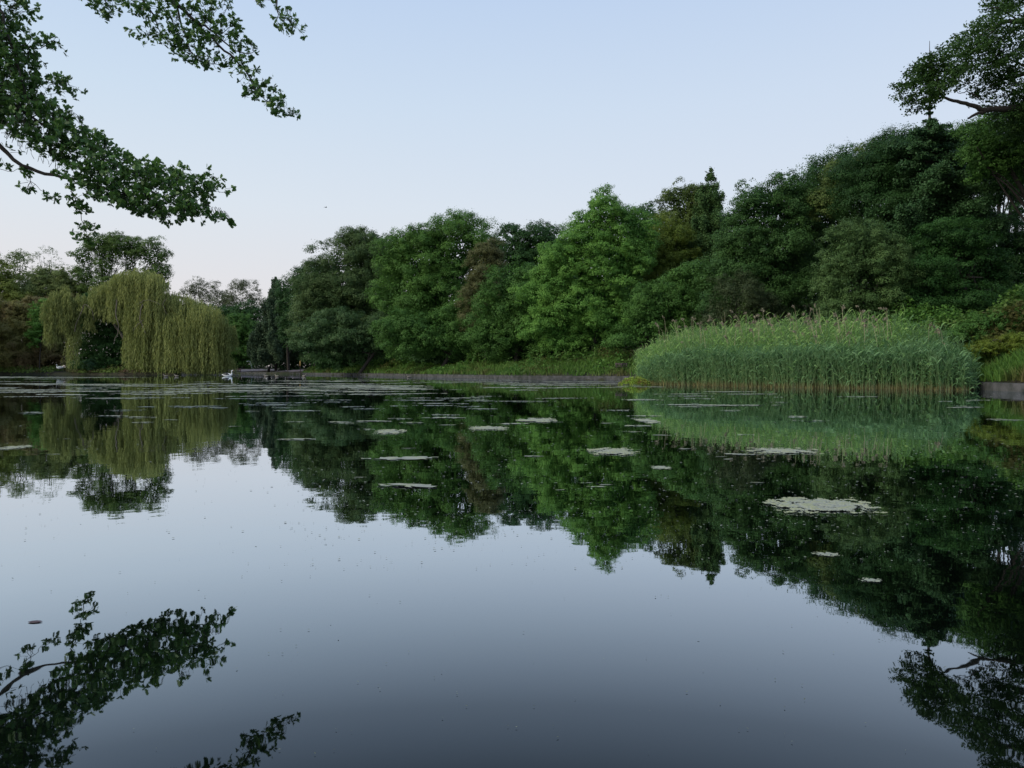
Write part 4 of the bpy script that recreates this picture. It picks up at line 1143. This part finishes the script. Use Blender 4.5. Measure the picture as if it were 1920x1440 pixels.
def mats():
    rng = np.random.default_rng(130)
    big = [(1540, 949, 215, 30, 'wide crusty pale green algae mat nearest the viewer on the right'),
           (1150, 847, 98, 14, 'pale algae mat alone on dark water in the middle, left of the reed reflection'),
           (1240, 877, 40, 7, 'small pale algae mat just below and right of the middle one'),
           (1468, 846, 150, 11, 'long pale algae mat under the middle of the reed reflection'),
           (916, 803, 80, 7, 'slim pale algae mat left of the centre mats, below the open streaks'),
           (730, 810, 62, 9, 'peaked pale algae mat left of the photo centre'),
           (28, 839, 52, 8, 'pale algae mat by itself at the left edge'),
           (1550, 1040, 55, 8, 'thin broken algae film on the dark reflection near the lower right'),
           (1633, 1089, 46, 9, 'pinkish grey floating clump nearest the viewer, lower right'),
           (1005, 788, 80, 9, 'pale double algae mat right of the photo centre'),
           (1213, 789, 40, 10, 'pale layered algae mat at the left rim of the reed reflection'),
           (1400, 824 - 8, 1, 1, None)]
    for px, py, w, h, lab in big:
        if lab is None: continue
        cx, cy = wpos(px, py)
        rx = w / 2 / F * cy; _, ya = wpos(px, py - h / 2); _, yb = wpos(px, py + h / 2)
        ry = abs(ya - yb) / 2
        r = None
        r = mat_arrays(rng, 0, 0, rx * .80, max(ry * .85, rx * .16), max(rx / 75, .004), int(px) % 97, thr=.56)
        if r is None: continue
        o = link('algae_mat', mesh_np('algae_mat', r[0], r[1], r[2], smooth=True), M_ALG, loc=(cx, cy, 0))
        tag(o, lab, 'algae mat', 'algae mats floating on the pond')
    # the countless streaks further out
    parts = []
    def put(px, py, w, hfac=1.0, thr=.58):
        cx, cy = wpos(px, py); rx = w / 2 / F * cy
        ry = rx * rng.uniform(.13, .36) * hfac
        if pond_sd(np.array([cx]), np.array([cy]))[0] > -1.0: return
        if cy > 28 and cx > 6.5: return
        r = mat_arrays(rng, cx, cy, rx, ry, max(.05, cy * .0028), rng.integers(1, 900), ang=rng.uniform(-.3, .3), thr=thr, z=.004 + rng.uniform(0, .004))
        if r: parts.append(r)
    for _ in range(95): put(rng.uniform(-60, 760), min(max(rng.normal(728, 9), 711), 748), rng.uniform(60, 190), .6)
    for _ in range(48): put(rng.uniform(420, 1150), min(max(rng.normal(722, 6), 712), 745), rng.uniform(60, 170), .6)
    for _ in range(60): put(rng.uniform(350, 1420), rng.uniform(716, 762), rng.uniform(30, 130), .7)
    for _ in range(34): put(rng.uniform(200, 1250), rng.uniform(745, 800), rng.uniform(25, 85), .8)
    for _ in range(14): put(rng.uniform(1280, 1900), rng.uniform(738, 790), rng.uniform(20, 70), .5)
    for _ in range(20): put(rng.uniform(600, 1500), rng.uniform(790, 930), rng.uniform(14, 44), 1, .6)
    for _ in range(10): put(rng.uniform(-40, 180), rng.uniform(706, 709), rng.uniform(100, 220), .5)
    for px, py, w in [(60, 773, 30), (60, 775, 45), (275, 763, 34), (380, 762, 60), (410, 765, 40), (560, 824, 66), (700, 790, 60), (640, 792, 45), (750, 860, 120), (770, 912, 110), (100, 852, 20), (125, 823, 10), (340, 846, 12), (905, 767, 55), (1390, 852, 50), (1240, 816, 28),
                      (1610, 744, 80), (1810, 764, 70), (1615, 801, 12), (1900, 788, 40)]:
        put(px, py, w, 1, .4)
    V, Fc, A = join(parts)
    o = link('floating_algae', mesh_np('floating_algae', V, Fc, A, smooth=True), M_ALG)
    tag(o, kind='stuff')
    # tiny specks
    n = 5200
    yy = HZ + 45 + 330 * rng.uniform(size=n) ** 1.15
    xx = rng.uniform(-30, 1950, n)
    cl = fbm(xx * .012, yy * .03, 77) + .10 * (xx > 700) - .22 * ((xx < 500))
    k = (cl > .47) | (rng.uniform(size=n) < .10)
    k &= rng.uniform(size=n) < np.where(yy > 1000, .4, 1)
    xx, yy = xx[k], yy[k]
    # debris thins out where the open water starts
    D = F * CH / (yy - HZ); X = (xx - 960) / F * D
    ok = pond_sd(X, D) < -.4
    X, D = X[ok], D[ok]; n = len(X)
    S = D * rng.uniform(.9, 3.0, n) / F * rng.choice([1, 1, 1.8], n)
    P = np.stack([X, D, np.full(n, .004)], -1)
    T = np.tile([[1.0, 0, 0]], (n, 1)) + rng.normal(size=(n, 3)) * .3
    V, Fc, A = leaf_arrays(rng, P, np.tile([[0, 0, 1.0]], (n, 1)) + rng.normal(size=(n, 3)) * .02, S, rng.uniform(.3, .6, n), np.array([[0, -.5], [.45, -.2], [.45, .25], [0, .5], [-.45, .2], [-.4, -.3]]), T)
    V[:, 2] = np.maximum(V[:, 2], .002)
    o = link('floating_specks', mesh_np('floating_specks', V, Fc, A), M_ALG); tag(o, kind='stuff')
    n = 170
    yy = rng.uniform(980, 1420, n); xx = rng.uniform(20, 1900, n); D = F * CH / (yy - HZ); X = (xx - 960) / F * D
    P = np.stack([X, D, np.full(n, .004)], -1)
    V, Fc, A = leaf_arrays(rng, P, np.tile([[0, 0, 1.0]], (n, 1)) + rng.normal(size=(n, 3)) * .1, D * rng.uniform(1.5, 6, n) / F, rng.uniform(size=n), np.array([[0, -.5], [.2, -.1], [.12, .3], [0, .5], [-.25, .1]]))
    V[:, 2] = np.maximum(V[:, 2], .002)
    o = link('dark_debris', mesh_np('dark_debris', V, Fc, A), leaf_mat('debris', (.04, .04, .04), (.12, .12, .12), trans=0)); tag(o, kind='stuff')
mats()

def floating_leaf(px, py, w, label):
    cx, cy = wpos(px, py); s = w / F * cy
    pts = [(-.5, 0, .012), (-.3, .22, .03), (0, .30, .035), (.3, .2, .03), (.5, .02, .02), (.3, -.2, .012), (0, -.28, .006), (-.3, -.2, .008), (0, 0, .002)]
    V = np.array([(a * s, b * s * .8, .0005 + c * s * .6) for a, b, c in pts])
    me = bpy.data.meshes.new('floating_leaf')
    me.from_pydata([tuple(v) for v in V] + [tuple(v - [0, 0, .001]) for v in V], [], [(i, (i + 1) % 8, 8) for i in range(8)] + [((i + 1) % 8 + 9, i + 9, 17) for i in range(8)] + [(i, i + 9, (i + 1) % 8 + 9, (i + 1) % 8) for i in range(8)])
    o = link('floating_leaf', me, solid_mat('dead_leaf', (.05, .035, .05), (.09, .06, .06), 30, .6), loc=(cx, cy, .002))
    o.rotation_euler.z = .1
    tag(o, label, 'leaf')
floating_leaf(66, 1167, 26, 'dark dead leaf floating on open water near the lower left edge')

# ------------------------------------------------------------------ birds
def skin_body(name, pts, mat, parent, sub=2):
    me = bpy.data.meshes.new(name)
    me.from_pydata([p[:3] for p in pts], [(i, i + 1) for i in range(len(pts) - 1)], [])
    o = link(name, me, mat, parent)
    m = o.modifiers.new('skin', 'SKIN')
    for v, p in zip(me.skin_vertices[0].data if me.skin_vertices else [], pts):
        v.radius = (p[3], p[4]) if len(p) > 4 else (p[3], p[3])
    if not me.skin_vertices:
        me.skin_vertices  # created by modifier on evaluation
    s = o.modifiers.new('sub', 'SUBSURF'); s.levels = sub; s.render_levels = sub
    return o

def lathe_body(path, radii, sides=12):
    """tube with closed tips"""
    V, Fc, A = tube_arrays(path, radii, sides)
    return V, Fc, A

def swan(px, py, D, label, facing=1, on_land=False, dark=False, scale=1.0):
    c = W(px, py, D)
    z = float(gz(c[0], c[1])) + .9 if on_land else 0.0
    if on_land: z = c[2] - .25
    o = empty('swan', (c[0], c[1], z))
    body = smooth_path([(-.78, 0, .20), (-.62, 0, .20), (-.35, 0, .17), (0, 0, .15), (.25, 0, .15), (.40, 0, .24), (.43, 0, .40), (.40, 0, .56), (.43, 0, .68), (.52, 0, .70), (.58, 0, .68)], 4)
    rad = np.interp(np.linspace(0, 10, len(body)), range(11), [.01, .10, .20, .235, .19, .10, .055, .042, .05, .055, .02])
    V, Fc, A = tube_arrays(body, rad, 12)
    link('body', mesh_np('body', V, Fc, smooth=True), M_WHITE, o)
    for s_ in (-1, 1):
        w = smooth_path([(.18, s_ * .16, .22), (-.1, s_ * .22, .30), (-.4, s_ * .17, .30), (-.68, s_ * .06, .26)], 4)
        V, Fc, A = tube_arrays(w, np.interp(np.linspace(0, 3, len(w)), range(4), [.03, .13, .10, .01]), 8)
        link('wing', mesh_np('wing', V, Fc, smooth=True), M_GREY if dark else M_WHITE, o)
    V, Fc, A = tube_arrays([(.56, 0, .685), (.62, 0, .67), (.68, 0, .655)], [.03, .024, .006], 8)
    link('bill', mesh_np('bill', V, Fc, smooth=True), M_BILL, o)
    o.scale = (scale,) * 3
    if facing < 0: o.rotation_euler.z = math.pi
    tag(o, label, 'swan')
    return o
swan(428, 705.7, 91, 'white swan with a dark wing swimming right, before the path right of the willow', 1, False, True, .98)
swan(111, 688, 123.7, 'white swan resting on the weedy left bank', -1, True, False, .9)

def duck(px, py, label, first=[None]):
    cx, cy = wpos(px, py)
    if first[0] is None:
        o = empty('duck', (cx, cy, 0))
        p = smooth_path([(-.26, 0, .13), (-.16, 0, .09), (0, 0, .07), (.12, 0, .09), (.17, 0, .18), (.22, 0, .25), (.28, 0, .25)], 4)
        V, Fc, A = tube_arrays(p, np.interp(np.linspace(0, 6, len(p)), range(7), [.01, .07, .11, .085, .045, .055, .02]), 10)
        link('body', mesh_np('body', V, Fc, smooth=True), M_BROWN, o)
        V, Fc, A = tube_arrays([(.26, 0, .245), (.31, 0, .235), (.35, 0, .23)], [.022, .022, .012], 8)
        link('bill', mesh_np('bill', V, Fc, smooth=True), M_GREY, o)
        first[0] = [o] + list(o.children)
    else:
        o = first[0][0].copy(); col.objects.link(o); o.location = (cx, cy, 0)
        for ch in first[0][1:]:
            c2 = ch.copy(); col.objects.link(c2); c2.parent = o
    o.rotation_euler.z = (px % 3 - 1) * .35 + (math.pi if px % 2 else 0)
    tag(o, label, 'duck', 'pale brown ducks near the far kerb')
for px, py, lb in [(499, 706.3, 'pale duck swimming below the black bin, left of its close neighbour'), (519, 706.6, 'pale duck swimming just right of the black bin'), (570, 706.3, 'pale duck swimming below the yellow topped post'),
                   (311, 706.5, 'pale duck by the willow foot, left of two'), (331, 706.4, 'pale duck by the willow foot, right of two'), (767, 708, 'pale duck alone before the grass bank in the middle')]:
    duck(px, py, lb)

def box(parts, c, s, rot=0):
    x, y, z = s[0] / 2, s[1] / 2, s[2] / 2
    v = np.array([(a * x, b * y, d * z) for a in (-1, 1) for b in (-1, 1) for d in (-1, 1)])
    ca, sa = math.cos(rot), math.sin(rot)
    v = np.stack([v[:, 0], v[:, 1] * ca - v[:, 2] * sa, v[:, 1] * sa + v[:, 2] * ca], -1) + c
    f = np.array([(0, 1, 3, 2), (4, 6, 7, 5), (0, 4, 5, 1), (2, 3, 7, 6), (0, 2, 6, 4), (1, 5, 7, 3)])
    parts.append((v, f, np.zeros(8)))

def bench(px, D, label, w=1.3, mat=M_WOOD, scale=1.0):
    c = W(px, 700, D); z = float(gz(c[0], D))
    o = empty('park_bench', (c[0], D, max(z, .31)))
    def mk(name, boxes):
        ps = []
        for b in boxes: box(ps, np.array(b[0]), b[1], b[2] if len(b) > 2 else 0)
        V, Fc, A = join(ps); return link(name, mesh_np(name, V, Fc), mat, o)
    mk('seat', [((0, -.12 + .13 * i, .44), (w, .11, .04)) for i in range(4)])
    mk('backrest', [((0, .36 + .04 * i, .60 + .14 * i), (w, .03, .10), -.15) for i in range(2)])
    for s_ in (-1, 0, 1):
        mk('leg', [((s_ * w * .42, -.10, .21), (.06, .06, .42)), ((s_ * w * .42, .30, .40), (.06, .05, .80)), ((s_ * w * .42, .1, .40), (.05, .44, .04))])
    o.scale = (scale,) * 3
    tag(o, label, 'bench')
bench(1166, 60.3, 'dark slatted wooden bench on the kerb left of the reed bed', 1.25, M_WOOD, .78)
bench(446, 148.5, 'low dark reddish bench behind the swimming swan', 1.3, solid_mat('red_brown_wood', (.11, .04, .04), (.05, .02, .022), 8, .8), .85)

def litter_bin():
    D = 139.5; c = W(504, 700, D)
    o = empty('litter_bin', (c[0], D, float(gz(c[0], D))))
    ps = []
    pr = [(.0, .0), (.24, .0), (.25, .85), (.27, .86), (.27, .92), (.20, 1.02), (0, 1.05)]
    k = 14; V = []
    for r, z in pr: V += [(r * math.cos(i / k * 6.2832), r * math.sin(i / k * 6.2832), z) for i in range(k)]
    Fc = [(j * k + i, j * k + (i + 1) % k, (j + 1) * k + (i + 1) % k, (j + 1) * k + i) for j in range(len(pr) - 1) for i in range(k)]
    link('body', mesh_np('body', np.array(V), np.array(Fc), smooth=True), M_BLACK, o)
    ps = []; box(ps, np.array([0, -.262, .72]), (.26, .02, .12)); V, Fc, A = join(ps)
    link('slot', mesh_np('slot', V, Fc), M_GREY, o)
    tag(o, 'small black litter bin standing by the kerb left of the spruce foot', 'bin')
litter_bin()

def post(px, D, ytop, label, name, head_mat, curved=False):
    c = W(px, 695, D); z = float(gz(c[0], D)); zt = W(px, ytop, D)[2] - z
    o = empty(name, (c[0], D, z))
    if curved:
        p = smooth_path([(.55, 0, 0), (.40, 0, zt * .5), (.12, 0, zt * .9), (-.15, 0, zt), (-.35, 0, zt * .97)], 4)
        V, Fc, A = tube_arrays(p, np.full(len(p), .035), 6)
        link('pole', mesh_np('pole', V, Fc, smooth=True), head_mat, o)
        V, Fc, A = tube_arrays([(-.3, 0, zt * .975), (-.45, 0, zt * .96), (-.62, 0, zt * .95)], [.05, .09, .06], 8)
        link('head', mesh_np('head', V, Fc, smooth=True), head_mat, o)
        tag(o, label, 'pole')
    else:
        V, Fc, A = tube_arrays([(0, 0, 0), (0, 0, zt * .6), (0, 0, zt * .75)], [.06, .06, .06], 8)
        link('pole', mesh_np('pole', V, Fc, smooth=True), M_WOOD, o)
        V, Fc, A = tube_arrays([(0, 0, zt * .7), (0, 0, zt * .74), (0, 0, zt * .85), (0, 0, zt * .96), (0, 0, zt)], [.05, .10, .13, .10, .02], 10)
        link('head', mesh_np('head', V, Fc, smooth=True), head_mat, o)
        tag(o, label, 'post')
post(563, 122, 676, 'thin post with yellow rounded head in the grass at the left end of the wood', 'marker_post', solid_mat('yellow_paint', (.42, .30, .10), (.34, .22, .08), 6, .6))
post(468, 158, 677, 'pale curved pole leaning over the path between swan and bin', 'curved_pole', solid_mat('pale_metal', (.45, .5, .5), (.35, .4, .4), 6, .5), True)

def sky_bird():
    c = W(611, 389, 90)
    o = empty('bird', tuple(c))
    V, Fc, A = tube_arrays([(-.16, 0, 0), (-.05, 0, 0), (.08, 0, .01), (.16, 0, .01)], [.004, .035, .035, .008], 8)
    link('body', mesh_np('body', V, Fc, smooth=True), M_GREY, o)
    for s_ in (-1, 1):
        v = np.array([(.05, 0, .02), (-.04, 0, .02), (-.06, s_ * .16, .08), (.03, s_ * .15, .09), (-.12, s_ * .32, .05), (-.09, s_ * .32, .052)])
        v2 = v - [0, 0, .01]
        f = [(0, 1, 2, 3), (3, 2, 4, 5), (9, 8, 7, 6), (11, 10, 8, 9), (0, 3, 9, 6), (1, 7, 8, 2), (3, 5, 11, 9), (2, 8, 10, 4), (4, 10, 11, 5)]
        link('wing', mesh_np('wing', np.concatenate([v, v2]), np.array(f)), M_GREY, o)
    o.rotation_euler.z = .8
    tag(o, 'tiny dark bird flying in the sky above the left end of the wood', 'bird')
sky_bird()
